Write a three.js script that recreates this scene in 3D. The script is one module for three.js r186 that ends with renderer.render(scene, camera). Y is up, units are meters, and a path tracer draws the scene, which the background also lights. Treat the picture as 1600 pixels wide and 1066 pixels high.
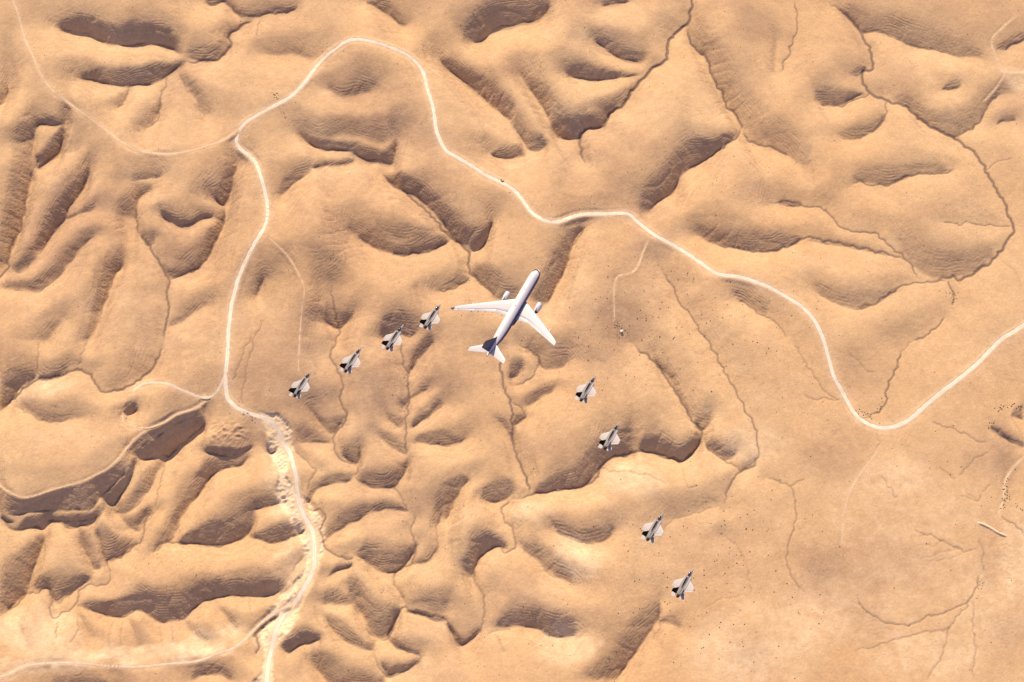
import * as THREE from 'three';
import { ImprovedNoise } from 'three/addons/math/ImprovedNoise.js';
import { mergeGeometries } from 'three/addons/utils/BufferGeometryUtils.js';

// ---------------------------------------------------------------- camera, sky, sun, exposure
const scene = new THREE.Scene();
const FOV = 24, TILT = 28 * Math.PI / 180, REACH = 2500;            // degrees off straight down, metres to the ground in the middle
const CAM = new THREE.Vector3(0, REACH * Math.cos(TILT), REACH * Math.sin(TILT));
const camera = new THREE.PerspectiveCamera(FOV, 1600 / 1066, 1, 90000);
camera.position.copy(CAM);
camera.up.set(0, 0, -1);
camera.lookAt(0, 0, 0);
const SUN_EL = 34 * Math.PI / 180, SUN_AZ = 9 * Math.PI / 180;     // azimuth: left of straight up the slope (-z)
const toSun = new THREE.Vector3(-Math.sin(SUN_AZ) * Math.cos(SUN_EL), Math.sin(SUN_EL), -Math.cos(SUN_AZ) * Math.cos(SUN_EL));

function makeSky() {                                                // clear desert sky, hazy pale towards the horizon, wrapped round the scene
  const w = 512, h = 256, d = new Float32Array(w * h * 4);
  for (let j = 0; j < h; j++) {
    const el = (j + 0.5) / h * Math.PI - Math.PI / 2;
    for (let i = 0; i < w; i++) {
      const az = ((i + 0.5) / w - 0.5) * 2 * Math.PI;
      const dx = Math.cos(el) * Math.cos(az), dy = Math.sin(el), dz = Math.cos(el) * Math.sin(az);
      const k = Math.pow(1 - Math.max(0, dy), 4);
      const c = Math.max(0, dx * toSun.x + dy * toSun.y + dz * toSun.z);
      const g = 0.10 * Math.pow(c, 8) + 0.25 * Math.pow(c, 64);
      const o = (j * w + i) * 4;
      d[o] = 0.175 + 0.17 * k + g; d[o + 1] = 0.172 + 0.16 * k + g * 0.92; d[o + 2] = 0.295 + 0.14 * k + g * 0.8; d[o + 3] = 1;
    }
  }
  const t = new THREE.DataTexture(d, w, h, THREE.RGBAFormat, THREE.FloatType);
  t.mapping = THREE.EquirectangularReflectionMapping; t.magFilter = THREE.LinearFilter; t.minFilter = THREE.LinearFilter; t.needsUpdate = true;
  return t;
}
scene.background = makeSky();
scene.environment = scene.background;
scene.backgroundIntensity = 1; scene.environmentIntensity = 1;
const sun = new THREE.DirectionalLight(0xffe6c6, 4.2);
sun.position.copy(toSun).multiplyScalar(4000);
sun.castShadow = true;
sun.shadow.mapSize.set(4096, 4096);
Object.assign(sun.shadow.camera, { left: -1500, right: 1500, top: 1500, bottom: -1500, near: 500, far: 8000 });
scene.add(sun); scene.add(sun.target);
const renderer = new THREE.WebGLRenderer({ antialias: true });
renderer.toneMapping = THREE.LinearToneMapping;
renderer.toneMappingExposure = 1.80;
renderer.shadowMap.enabled = true;

// ---------------------------------------------------------------- helpers
const PN = new ImprovedNoise();
const noise = (x, y, s = 0) => PN.noise(x, y, s * 7.31 + 0.37);
function fbm(x, y, n, s = 0) { let a = 0, w = 0.5, f = 1; for (let i = 0; i < n; i++) { a += w * noise(x * f + i * 17.3, y * f - i * 9.1, s); w *= 0.5; f *= 2.03; } return a; }
const smooth = (a, b, x) => { const t = Math.min(1, Math.max(0, (x - a) / (b - a))); return t * t * (3 - 2 * t); };
const mix = (a, b, t) => a + (b - a) * t;
let seed = 20240611;
const rnd = () => { seed = (seed + 0x6D2B79F5) | 0; let t = Math.imul(seed ^ (seed >>> 15), 1 | seed); t = (t + Math.imul(t ^ (t >>> 7), 61 | t)) ^ t; return ((t ^ (t >>> 14)) >>> 0) / 4294967296; };
const names = {};
const numbered = (n) => { const k = names[n] = (names[n] ?? -1) + 1; return k ? `${n}_${String(k).padStart(3, '0')}` : n; };
const line = (s) => s.trim().split(/\s+/).map((p) => p.split(',').map(Number));

// The land is drawn from a survey sheet (sheet units run about one to the metre; a sheet point is a point of the ground
// as the survey flight saw it): toGround puts a sheet point on the plain, toSheet reads the sheet for a point of the land.
const FL = 533 / Math.tan(FOV * Math.PI / 360), ST = Math.sin(TILT), CT = Math.cos(TILT);
function toGround(px, py, y = 0) {
  const a = (px - 800) / FL, b = (533 - py) / FL;
  const dy = -CT + b * ST, dz = -ST - b * CT, t = (y - CAM.y) / dy;
  return [a * t, CAM.z + dz * t];
}
function toSheet(x, y, z) {
  const ry = y - CAM.y, rz = z - CAM.z, d = -CT * ry - ST * rz, u = ST * ry - CT * rz;
  return [800 + x / d * FL, 533 - u / d * FL];
}
// ---------------------------------------------------------------- the survey sheet: slopes turned from the sun, channels, tracks, soils
const MG = 120, SW = 1600 + 2 * MG, SH = 1066 + 2 * MG;
const shade = new Float32Array(SW * SH), lit = new Float32Array(SW * SH), soft = new Float32Array(SW * SH), notch = new Float32Array(SW * SH);
function resample(p, n) {
  const L = [0]; for (let i = 1; i < p.length; i++) L.push(L[i - 1] + Math.hypot(p[i][0] - p[i - 1][0], p[i][1] - p[i - 1][1]));
  const out = []; let k = 0;
  for (let i = 0; i < n; i++) {
    const s = L[L.length - 1] * i / (n - 1);
    while (k < p.length - 2 && L[k + 1] < s) k++;
    const t = (s - L[k]) / Math.max(1e-6, L[k + 1] - L[k]);
    out.push([mix(p[k][0], p[k + 1][0], t), mix(p[k][1], p[k + 1][1], t)]);
  }
  return out;
}
function curve(p, step) {                                           // rounded line through the points
  if (p.length < 3) return resample(p, Math.max(2, Math.ceil(Math.hypot(p[1][0] - p[0][0], p[1][1] - p[0][1]) / step)));
  const c = new THREE.CatmullRomCurve3(p.map(([x, y]) => new THREE.Vector3(x, y, 0)), false, 'centripetal');
  const n = Math.max(4, Math.ceil(c.getLength() / step));
  return c.getSpacedPoints(n).map((v) => [v.x, v.y]);
}
function tri(buf, A, B, C, f) {                                     // fills a triangle; each corner carries t (down the slope) and s (along it)
  const x0 = Math.max(-MG, Math.floor(Math.min(A[0], B[0], C[0]))), x1 = Math.min(SW - MG - 1, Math.ceil(Math.max(A[0], B[0], C[0])));
  const y0 = Math.max(-MG, Math.floor(Math.min(A[1], B[1], C[1]))), y1 = Math.min(SH - MG - 1, Math.ceil(Math.max(A[1], B[1], C[1])));
  const den = (B[1] - C[1]) * (A[0] - C[0]) + (C[0] - B[0]) * (A[1] - C[1]);
  if (Math.abs(den) < 1e-6) return;
  for (let y = y0; y <= y1; y++) for (let x = x0; x <= x1; x++) {
    const a = ((B[1] - C[1]) * (x - C[0]) + (C[0] - B[0]) * (y - C[1])) / den, b = ((C[1] - A[1]) * (x - C[0]) + (A[0] - C[0]) * (y - C[1])) / den, c = 1 - a - b;
    if (a < -0.001 || b < -0.001 || c < -0.001) continue;
    const v = f(a * A[2] + b * B[2] + c * C[2], a * A[3] + b * B[3] + c * C[3]), o = (y + MG) * SW + x + MG;
    if (v > buf[o]) buf[o] = v;
  }
}
function strip(buf, top, bottom, f) {
  const n = top.length;
  for (let i = 0; i < n - 1; i++) {
    const s0 = i / (n - 1), s1 = (i + 1) / (n - 1);
    const a = [...top[i], 0, s0], b = [...top[i + 1], 0, s1], c = [...bottom[i], 1, s0], d = [...bottom[i + 1], 1, s1];
    tri(buf, a, b, c, f); tri(buf, b, d, c, f);
  }
}
// how far each place is from the nearest valley line: hills round up away from those lines
const dist = new Float32Array(SW * SH).fill(400);
const relief = (x, y) => (1 - 0.8 * smooth(1090, 1260, x) * smooth(480, 640, y)) * (1 - 0.5 * smooth(1130, 1280, x)) * (1 - 0.5 * smooth(960, 1060, x) * smooth(760, 840, y));
function valley([x, y], k) { const X = Math.round(x) + MG, Y = Math.round(y) + MG; if (X >= 0 && Y >= 0 && X < SW && Y < SH) dist[Y * SW + X] = 0; }
// a slope turned from the sun: its foot (a sharp line, mostly a gully) and its brow (where it rounds over)
function F(a, foot, brow, back = 1, sharp = 0) {
  const lo0 = line(foot), hi0 = line(brow);
  const n = Math.max(6, Math.ceil(resampleLen(lo0) / 4));
  const lo = resample(curve(lo0, 3), n), hi = resample(curve(hi0, 3), n);
  const end = (s) => smooth(0, 0.08, s) * smooth(0, 0.08, 1 - s);
  if (a > 0.25) for (const p of curve(lo0, 1)) valley(p, 1);
  if (a > 0.38) {                                                   // runoff cuts a small crooked channel along the foot
    const p = curve(lo0, 3).map(([x, y]) => [x + 1.6 * noise(x * 0.13, y * 0.13, 140) + 1.2 * noise(x * 0.4, y * 0.4, 141), y + 1.6 * noise(x * 0.13, y * 0.13, 142) + 1.2 * noise(x * 0.4, y * 0.4, 143)]);
    along(p, 5, (o, d, s) => { const v = (0.5 + Math.min(1, a)) * (0.75 + 1.2 * noise(o % SW * 0.05, (o / SW | 0) * 0.05, 144)) * Math.exp(-((d / 1.5) ** 2)) * smooth(0, 0.12, s) * smooth(0, 0.12, 1 - s); if (v > notch[o]) notch[o] = v; });
  }
  const brow2 = hi.map((p, i) => { const dx = p[0] - lo[i][0], dy = p[1] - lo[i][1], l = Math.hypot(dx, dy) || 1, k = Math.min(0.9 * l + 6, 34) / l; return [p[0] + dx * k, p[1] + dy * k]; });
  if (sharp) strip(shade, hi, lo, (t, s) => a * (0.8 + 0.2 * t) * end(s));
  else strip(shade, hi, lo, (t, s) => a * (0.26 + 0.74 * smooth(-0.05, 0.45, t)) * (0.8 + 0.2 * t) * end(s));
  if (!sharp) strip(shade, brow2, hi, (t, s) => a * 0.27 * t ** 1.6 * end(s));            // the slope eases in above the brow
  if (back) {
    const ext = lo.map((p, i) => { const dx = p[0] - hi[i][0], dy = p[1] - hi[i][1], l = Math.hypot(dx, dy) || 1, k = Math.min(1.2 * l + 8, 60) / l; return [p[0] + dx * k, p[1] + dy * k]; });
    strip(lit, lo, ext, (t, s) => 0.5 * back * Math.min(1, a) * (1 - smooth(0.1, 1, t)) * end(s));
  }
}
function resampleLen(p) { let l = 0; for (let i = 1; i < p.length; i++) l += Math.hypot(p[i][0] - p[i - 1][0], p[i][1] - p[i - 1][1]); return l; }
// a rounded hollow or hill side turned a little from the sun (or towards it, a < 0), without a sharp foot
function B(a, x, y, rx, ry, turn = 0) {
  const c = Math.cos(turn * Math.PI / 180), s = Math.sin(turn * Math.PI / 180), R = Math.ceil(Math.max(rx, ry) * 1.9);
  for (let j = -R; j <= R; j++) for (let i = -R; i <= R; i++) {
    const X = Math.round(x) + i + MG, Y = Math.round(y) + j + MG; if (X < 0 || Y < 0 || X >= SW || Y >= SH) continue;
    const u = (i * c + j * s) / rx, v = (-i * s + j * c) / ry;
    soft[Y * SW + X] += a * Math.exp(-1.3 * (u * u + v * v));
  }
}
function along(p, reach, f) {                                       // calls f(index, distance, share of length) for the cells near a line
  for (let k = 0; k < p.length - 1; k++) {
    const [ax, ay] = p[k], [bx, by] = p[k + 1], L2 = (bx - ax) ** 2 + (by - ay) ** 2 || 1;
    const x0 = Math.max(-MG, Math.floor(Math.min(ax, bx) - reach)), x1 = Math.min(SW - MG - 1, Math.ceil(Math.max(ax, bx) + reach));
    const y0 = Math.max(-MG, Math.floor(Math.min(ay, by) - reach)), y1 = Math.min(SH - MG - 1, Math.ceil(Math.max(ay, by) + reach));
    for (let y = y0; y <= y1; y++) for (let x = x0; x <= x1; x++) {
      const t = Math.min(1, Math.max(0, ((x - ax) * (bx - ax) + (y - ay) * (by - ay)) / L2));
      const d = Math.hypot(x - ax - t * (bx - ax), y - ay - t * (by - ay));
      if (d < reach) f((y + MG) * SW + x + MG, d, (k + t) / (p.length - 1));
    }
  }
}
// a channel cut into the ground: depth and half width in metres
function G(depth0, w, pts, wander = 2.2) {
  const p0 = line(pts)[0], depth = depth0 * (p0[0] > 1120 ? 0.72 : p0[0] > 960 && p0[1] > 790 ? 0.6 : 0.78);
  const p = curve(line(pts), 4).map(([x, y]) => [x + wander * noise(x * 0.09, y * 0.09, 3) * 2 + wander * noise(x * 0.3, y * 0.3, 5), y + wander * noise(x * 0.09, y * 0.09, 4) * 2 + wander * noise(x * 0.3, y * 0.3, 6)]);
  if (depth0 >= 1.4) for (const q of curve(p, 1)) valley(q, 1);
  along(p, w * 3.2, (o, d, s) => { const v = depth * Math.exp(-((d / (w * 0.55)) ** 2)) * (0.35 + 0.65 * smooth(0, 0.08, s) * smooth(0, 0.08, 1 - s)); if (v > notch[o]) notch[o] = v; });
}
function sample(buf, px, py) {
  const x = Math.min(SW - 2.01, Math.max(0, px + MG)), y = Math.min(SH - 2.01, Math.max(0, py + MG)), i = x | 0, j = y | 0, u = x - i, v = y - j, o = j * SW + i;
  return (buf[o] * (1 - u) + buf[o + 1] * u) * (1 - v) + (buf[o + SW] * (1 - u) + buf[o + SW + 1] * u) * v;
}
function blur(buf, r) {                                             // three box passes
  const t = new Float32Array(buf.length), run = (src, dst, n, m, sn, sm) => {
    for (let k = 0; k < m; k++) { let a = 0; const b = k * sm; for (let i = -r; i <= r; i++) a += src[b + Math.min(n - 1, Math.max(0, i)) * sn]; for (let i = 0; i < n; i++) { dst[b + i * sn] = a / (2 * r + 1); a += src[b + Math.min(n - 1, i + r + 1) * sn] - src[b + Math.max(0, i - r) * sn]; } } };
  for (let k = 0; k < 2; k++) { run(buf, t, SW, SH, 1, SW); run(t, buf, SH, SW, SW, 1); }
}

// north-west
F(.95, '82,40 95,46 115,48 138,52 152,61 175,67 200,71 225,68 248,70 270,77 285,89', '82,37 105,22 130,14 160,25 185,30 205,22 225,17 250,26 272,40 290,60');
F(.45, '285,89 305,94 330,96 345,88 362,72 357,55 370,46 395,30', '290,55 310,55 335,62 345,55 350,40 370,35 385,30 395,24');
F(.5, '315,0 328,8 350,2 362,12 372,23 395,26 420,22 460,14 466,4', '315,-10 350,-8 365,0 375,8 390,12 410,12 430,10 460,4 466,-2');
F(.8, '118,122 140,124 160,129 185,134 215,132 240,131 262,118 280,104 292,97', '118,118 130,108 150,98 185,95 215,98 235,90 262,92 280,92 292,95');
F(.35, '183,170 195,155 204,136', '168,150 182,142 200,134');
F(.4, '228,203 240,190 248,170 252,148', '208,195 222,178 240,160 250,145');
F(.35, '278,115 292,138 308,158 320,182', '290,115 312,130 330,150 335,172');
F(.9, '55,266 75,250 91,238 97,215 100,195', '50,240 62,222 75,212 85,202 95,190');
F(.75, '24,225 48,215 54,203 60,194 80,196 100,192', '22,200 30,184 55,180 75,178 95,177 108,182');
F(.55, '47,290 47,262 48,240 52,215 58,192', '18,290 18,262 18,230 22,200 30,184');
F(.35, '97,240 108,225 112,205 108,190 100,180', '110,240 135,225 140,205 130,190 110,176');
F(.5, '-5,165 5,160 12,142 8,128', '-8,135 -3,125 3,122 6,124');
B(.2, 8, 55, 14, 40);
// north, left of the middle
F(.55, '570,0 590,12 612,25 625,37 635,39', '600,-8 612,-2 620,8 632,22 640,36');
F(.85, '735,65 755,62 765,50 785,40 800,39 815,35 832,33 848,25 858,8 862,0', '722,60 720,40 722,20 735,5 755,-8 800,-12 830,-10 845,-10 855,-9 862,-8');
F(.75, '680,86 695,102 720,122 745,142 770,165 800,190', '690,80 715,88 740,100 770,118 790,138 808,165');
F(.6, '800,190 806,202 815,215 828,234 845,236 858,226', '805,160 815,175 822,188 830,200 843,198 850,205');
F(.35, '505,137 530,148 550,150 580,142', '510,125 530,132 555,133 575,128');
F(.9, '462,208 480,222 500,232 525,234 548,236 562,245 575,250 595,250 612,256 618,235 622,215', '458,195 480,205 505,210 530,214 552,212 570,218 585,224 605,226 612,218 618,210 622,208');
F(.3, '462,208 500,215 550,210 600,222 620,210', '450,172 500,180 545,170 585,175 625,180', 0);
F(.75, '485,264 500,259 520,257 545,254 556,250', '490,255 505,249 525,247 545,244 556,244');
F(.5, '436,310 445,300 460,285 480,272 487,267', '430,300 435,280 450,262 470,250 490,255');
F(.75, '765,240 780,246 800,247 818,240', '775,235 785,228 800,222 818,218');
B(.2, 575, 125, 35, 40); B(.18, 560, 165, 50, 22); B(-.2, 560, 170, 16, 22);
B(.12, 640, 160, 20, 40); B(.15, 470, 35, 60, 30);
F(.3, '410,83 430,87 460,86 490,92', '412,76 435,78 460,76 485,82');
// north, right of the middle
F(.6, '940,10 960,6 985,3', '935,-5 960,-8 985,-3');
F(.6, '928,62 945,75 965,88 985,94 1003,98', '925,55 945,52 970,60 1000,72 1015,85');
F(.8, '885,116 905,121 930,124 955,123 985,119 1003,117', '875,105 890,95 915,88 940,100 970,112 1000,115');
F(.55, '812,115 830,140 850,170 866,203', '815,105 845,120 865,140 885,160');
F(.85, '860,190 873,212 905,217 912,205 925,199 938,199 950,183 960,172', '850,160 870,165 890,170 905,172 925,170 940,162 955,155 968,160');
F(.35, '938,172 960,168 985,150 1003,122', '930,150 950,140 975,135 1000,116');
F(.3, '1083,10 1079,50 1085,75 1105,90 1115,115 1125,145 1140,168 1158,195 1170,220 1200,230', '1105,0 1118,30 1135,60 1155,80 1165,100 1178,125 1188,145 1195,165 1205,190 1218,215');
F(.7, '1158,204 1148,217 1130,230 1110,245 1095,255 1075,266 1062,278 1055,293 1045,305 1025,318 1010,335', '1140,205 1120,212 1100,215 1080,205 1065,215 1050,225 1035,240 1020,255 1005,270 995,290 992,332');
B(.2, 1075, 190, 10, 40, -10); B(.2, 930, 70, 20, 40); B(.15, 975, 40, 40, 30);
// north-east
F(.5, '1305,5 1320,22 1335,38 1348,50 1375,50 1395,58 1415,68 1445,76 1470,80 1495,88 1525,90 1540,96', '1330,-10 1350,5 1375,15 1400,10 1420,12 1440,20 1465,28 1480,35 1500,42 1520,55 1532,72 1545,92');
F(.65, '1345,49 1365,49 1385,52', '1348,40 1365,38 1385,44', 0);
F(.7, '1278,160 1290,165 1310,165 1330,155 1345,148 1355,147', '1270,140 1275,130 1290,122 1310,132 1330,140 1350,143');
F(.6, '1340,120 1350,112 1355,104', '1325,112 1335,105 1345,100');
F(.5, '1310,213 1330,219 1350,213 1370,200 1385,178', '1305,210 1320,198 1340,190 1360,188 1380,172');
F(.4, '1385,152 1410,162 1430,178 1455,198 1475,208 1495,213 1510,205 1530,190 1545,165 1560,148 1580,145', '1395,145 1420,145 1440,155 1460,165 1480,160 1500,150 1520,140 1540,125 1555,118 1570,118 1590,140');
F(.55, '1470,140 1488,139 1503,135', '1478,128 1488,120 1503,122');
F(.55, '1555,195 1570,188 1588,188', '1560,185 1575,178 1590,178');
F(.55, '1570,80 1580,70 1595,66 1610,58', '1550,78 1555,65 1575,55 1600,48');
F(.3, '1210,118 1212,90 1215,60', '1198,110 1203,80 1206,50');
F(.3, '1200,233 1225,240 1245,255 1260,270', '1195,190 1215,165 1240,185 1275,225');
F(.4, '1325,290 1345,284 1370,287 1385,289 1420,276 1450,271 1490,266', '1328,262 1345,256 1365,252 1385,252 1420,250 1450,250 1480,254');
B(.15, 1300, 110, 30, 20); B(.2, 1365, 70, 8, 14); B(-.1, 1440, 120, 40, 20);
// west
F(.55, '10,425 15,400 25,375 33,340 40,310 45,290 48,275 55,262', '-14,425 -12,400 -8,360 -2,330 4,300 8,280 10,265 20,250');
F(.85, '56,405 65,392 75,375 85,362 95,350 103,340 106,325 115,315 125,300 132,288 138,270 140,258', '50,385 55,370 65,345 75,325 85,310 92,300 97,290 103,280 112,270 122,262 132,255 140,245');
F(.6, '22,425 35,425 48,412 58,402', '15,415 30,405 45,392 55,382');
F(.4, '100,343 110,340 120,335 140,330 150,325', '105,335 120,328 140,318 155,310');
F(.55, '60,455 75,445 88,435 98,425 108,410 118,400 130,385 140,375 150,370', '40,440 60,428 80,418 95,405 105,390 118,378 130,368 145,362 155,360');
F(.5, '0,450 20,453 45,456 60,457 70,448 82,438', '0,442 20,440 45,438 60,435 72,432 82,430');
F(.65, '155,500 160,480 167,465 173,450 177,435 182,425 190,418 195,410', '143,495 143,475 147,455 152,435 158,415 168,400 182,390 197,398');
F(.6, '214,345 213,325 215,312 222,305 235,298 240,292', '178,340 180,310 182,295 192,283 215,280 240,285');
F(.45, '200,285 225,280 255,276', '200,270 225,270 255,268');
F(1, '250,335 262,345 280,353 300,350 310,342 322,340 335,340', '245,325 258,328 275,338 295,340 308,332 322,330 335,332');
F(.6, '265,438 280,434 295,427 310,420 322,403 332,385 342,365 350,345 352,325', '240,405 258,415 280,418 295,410 305,395 315,375 322,355 335,345 345,318');
F(.5, '220,368 233,384 243,372', '218,355 230,362 243,365');
F(.7, '350,320 357,305 362,290 366,272 370,255', '328,300 335,290 340,275 345,262 350,250');
F(.9, '335,308 347,320 357,308', '330,300 345,303 358,296');
F(.35, '263,512 280,503 297,492 310,484 325,478', '262,500 280,490 300,478 325,470');
F(.3, '75,534 90,515 100,500', '30,534 50,520 80,500');
F(.35, '138,534 148,520 155,505 158,490', '125,534 132,520 140,500 145,480');
B(.22, 280, 380, 55, 45); B(.22, 300, 290, 50, 20); B(.15, 345, 270, 20, 25); B(-.15, 200, 400, 20, 25);
// middle left
F(.75, '597,270 610,283 630,298 650,305 663,318 675,328 690,345 700,360 710,375 722,382 735,392', '620,265 640,266 655,272 672,285 690,300 705,313 720,330 735,345 748,352 760,345 770,340');
F(1, '735,393 750,388 762,370 768,350 770,342', '732,375 742,365 750,358 758,350 768,341');
F(.8, '555,367 575,380 595,392 615,398 640,397 670,389 690,382 702,374', '558,364 580,362 600,368 625,372 645,365 665,358 685,362 702,368');
F(.28, '555,367 590,375 630,375 680,365', '530,350 570,335 620,340 660,352', 0);
B(.3, 495, 385, 28, 28); B(.3, 515, 430, 32, 45); B(.4, 488, 500, 22, 50); B(.3, 418, 440, 30, 55); B(.2, 445, 400, 20, 20);
F(.65, '505,500 520,510 530,513 545,500 555,490', '508,455 520,465 535,480 550,485 558,482');
F(.6, '398,465 405,450 412,435', '395,440 400,432 412,430');
F(.75, '593,528 610,526 625,521 640,526 652,520', '588,500 603,482 625,473 648,482 662,500');
F(.75, '640,582 648,570 655,560 663,550 672,540 678,530', '633,575 640,560 648,545 655,530 660,520 672,512');
F(.5, '735,425 750,440 765,452 772,465 785,470 800,470', '745,405 765,408 780,412 800,430 815,450 822,465');
F(.35, '680,455 700,452 718,445 735,436', '690,445 705,435 710,415 712,405');
B(.15, 740, 500, 30, 20); B(-.12, 600, 300, 60, 30); B(-.12, 570, 440, 40, 30);
// middle right
F(.7, '850,482 862,462 870,445 878,430 885,415 890,400 898,380 910,362 920,352', '822,475 825,455 840,430 848,410 855,390 870,375 885,362 900,352 915,345');
F(.55, '1082,368 1095,370 1105,378 1125,382 1150,388 1175,392 1200,393 1230,386 1260,372', '1075,355 1090,342 1115,345 1145,350 1170,352 1195,355 1230,362 1262,370');
F(.3, '1150,470 1165,476 1185,488 1198,495', '1130,445 1160,440 1190,455 1205,470');
B(.2, 955, 295, 25, 40); B(.15, 970, 450, 40, 50); B(.15, 870, 530, 25, 20);
F(.6, '1215,318 1235,323 1255,321', '1215,314 1228,312 1250,318');
F(.4, '1260,375 1300,382 1330,388 1360,393 1395,401', '1260,367 1300,371 1330,376 1360,386 1395,398');
F(.3, '1420,405 1440,425 1465,435 1500,432 1530,420 1555,395', '1380,355 1400,345 1440,355 1480,350 1520,370 1560,380');
F(.4, '1270,455 1290,465 1310,475 1338,484 1365,477 1385,465 1400,455 1408,450', '1262,438 1275,436 1300,440 1330,440 1360,445 1380,450 1395,450 1408,447');
B(.15, 1310, 300, 60, 30); B(.15, 1480, 400, 70, 25); B(.2, 1380, 510, 50, 25); B(.15, 1330, 560, 25, 40); B(-.1, 1480, 560, 60, 40); B(-.1, 1330, 420, 60, 20);
// south-west: the plateau with its scarp and the ribbed hills below it
F(.7, '0,640 15,628 30,610 45,598 60,588', '0,575 15,565 30,565 45,572 58,582');
F(.7, '60,595 80,592 95,588 110,580', '60,586 80,583 95,579 108,576');
F(.3, '30,635 45,645 60,655 80,660 105,658 135,655', '35,628 60,635 80,640 100,643 120,646 135,650');
F(1.45, '215,720 235,718 250,712 265,712 275,700 290,690 305,675 318,665 322,655', '205,715 220,700 235,690 250,680 265,668 280,660 295,653 310,648 322,650', 1, 1);
F(.6, '205,715 220,700 235,690 250,680 265,668 280,660 295,653 310,648 322,650', '198,708 212,690 225,678 240,668 256,657 275,648 295,640 318,636', 0, 1);
F(1.2, '163,785 178,790 188,775 200,755 213,725 216,718', '158,780 165,770 180,758 195,740 205,725 212,712', .4, 1);
F(.8, '0,800 25,805 50,800 80,798 110,797 140,795 155,780 175,760 190,745 205,722', '0,765 15,768 35,780 60,775 90,765 115,758 140,748 165,738 180,728 198,712', 0, 1);
F(.55, '0,812 25,829 60,822 90,815 120,815 155,806 172,790', '0,795 25,804 60,799 100,797 140,796 162,784', 0, 1);
F(.45, '165,800 200,800 230,770 245,745 262,712', '185,785 205,755 215,735 235,720 255,712');
F(.8, '270,830 292,795 305,780 322,755 333,742 345,735 360,730 375,728 385,718 395,708', '258,825 275,795 288,765 298,745 308,725 315,710 335,705 355,705 375,708 395,703');
F(1.2, '312,705 330,708 350,712 370,714 385,705 398,697', '318,696 335,698 352,700 370,702 385,698 398,692', .3, 1);
F(1, '193,650 205,648 215,640', '195,630 205,622 215,626');
F(.8, '272,848 300,850 330,852 350,852 370,846 385,838 400,815', '290,830 310,818 330,805 350,795 370,780 385,772 402,765');
F(.85, '385,840 400,842 430,849 450,842 470,832 480,822', '390,838 410,825 430,812 445,808 462,812 480,818');
F(.65, '385,800 405,795 425,790 440,785', '388,780 400,770 420,768 435,775');
F(1.1, '25,833 40,826 55,825 67,826 75,815 95,818 110,826 125,822 145,818 155,808', '25,825 38,812 55,805 65,803 75,803 95,808 110,806 130,805 145,805 157,802', .6, 1);
F(1, '0,808 10,815 22,818', '0,800 10,802 25,810');
F(.65, '0,963 15,950 30,935 42,925 48,900 55,880 65,855 72,835', '0,870 5,860 12,850 20,845 28,842 38,838 50,832 65,830');
F(.75, '48,925 60,923 75,920 80,930 90,945 100,935 115,925 130,912 145,905', '48,910 60,895 75,885 85,882 92,883 105,888 120,892 135,895 145,900');
F(.65, '145,830 155,850 163,870 168,878 185,872 200,858', '160,805 172,815 185,828 200,838 210,845 215,848');
F(.5, '122,840 130,855 140,875 150,890 160,885', '120,820 140,825 148,840 156,858 163,875');
F(.6, '200,822 215,830 222,820 230,808 240,801', '178,797 200,797 215,797 230,790 240,790');
F(.5, '235,866 245,860 255,848 268,845 275,830 285,810 290,800', '240,850 250,840 258,825 265,810 272,800 280,790 288,785');
F(.9, '118,945 140,953 155,958 175,964 195,964 205,958 217,953 230,960 240,968 250,973 270,971 285,967 295,958 305,948 320,940 340,935 360,931 385,932 400,932 425,930 448,915 452,905', '120,940 140,938 165,932 190,928 205,922 220,915 235,910 250,908 262,910 275,914 283,915 290,910 300,904 315,900 330,899 350,900 375,901 400,898 420,898 440,902 452,903');
F(.7, '70,1090 110,1090 150,1090 190,1085', '80,1060 105,1048 140,1050 170,1062');
F(.55, '300,1066 315,1056 330,1054 350,1058 365,1068', '300,1045 315,1035 335,1032 355,1040 370,1055');
F(.3, '140,1000 132,975 118,957', '155,1000 150,980 135,960'); F(.25, '45,1020 38,995 28,970', '60,1018 55,995 45,972');
F(.3, '215,1012 210,990 200,968', '228,1010 222,990 215,972'); F(.3, '325,1006 300,990 285,972', '330,998 312,985 298,970'); F(.35, '372,985 355,968 338,946', '380,975 368,962 352,946');
G(1.2, 2.5, '85,1000 88,980 92,968'); G(1.2, 2.5, '110,1005 122,985 120,965'); G(1, 2.5, '170,1012 172,990 175,970'); G(1, 2.5, '190,1012 188,990 190,970'); G(1, 2.5, '250,1008 249,975'); G(1, 2.5, '270,1008 267,976'); G(1, 2.5, '395,965 387,936');
// south, left of the middle
F(.55, '485,640 500,660 510,675 520,677 530,665 540,655', '470,628 490,638 505,643 520,645 535,640 545,645');
F(.4, '470,692 490,690 510,692 520,692', '455,660 470,650 490,665 515,680');
F(.7, '535,712 545,720 558,724 562,712 562,700', '530,700 540,692 550,690 560,695 565,700');
F(.55, '555,750 570,758 590,761 615,762 625,750 635,735 640,715', '565,730 575,725 595,735 610,735 622,725 632,718 638,708');
F(.5, '627,640 635,632 640,618', '622,632 630,620 638,605');
F(.4, '605,655 615,660 625,668 632,660', '598,642 612,645 622,647 632,650');
F(.4, '590,680 610,697 628,708 638,712', '592,668 615,672 630,688 640,700');
F(.65, '640,672 655,660 670,650 685,638 695,632', '645,655 655,648 668,638 680,628 692,625');
F(.5, '640,622 655,615 668,608', '640,615 655,606 670,598');
F(.55, '643,695 660,692 680,694 695,697 715,693 730,685', '650,685 665,675 685,668 700,668 720,678 735,680');
F(.6, '695,815 705,795 712,780 720,765 735,748', '675,800 678,770 685,755 700,745 725,735');
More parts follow.
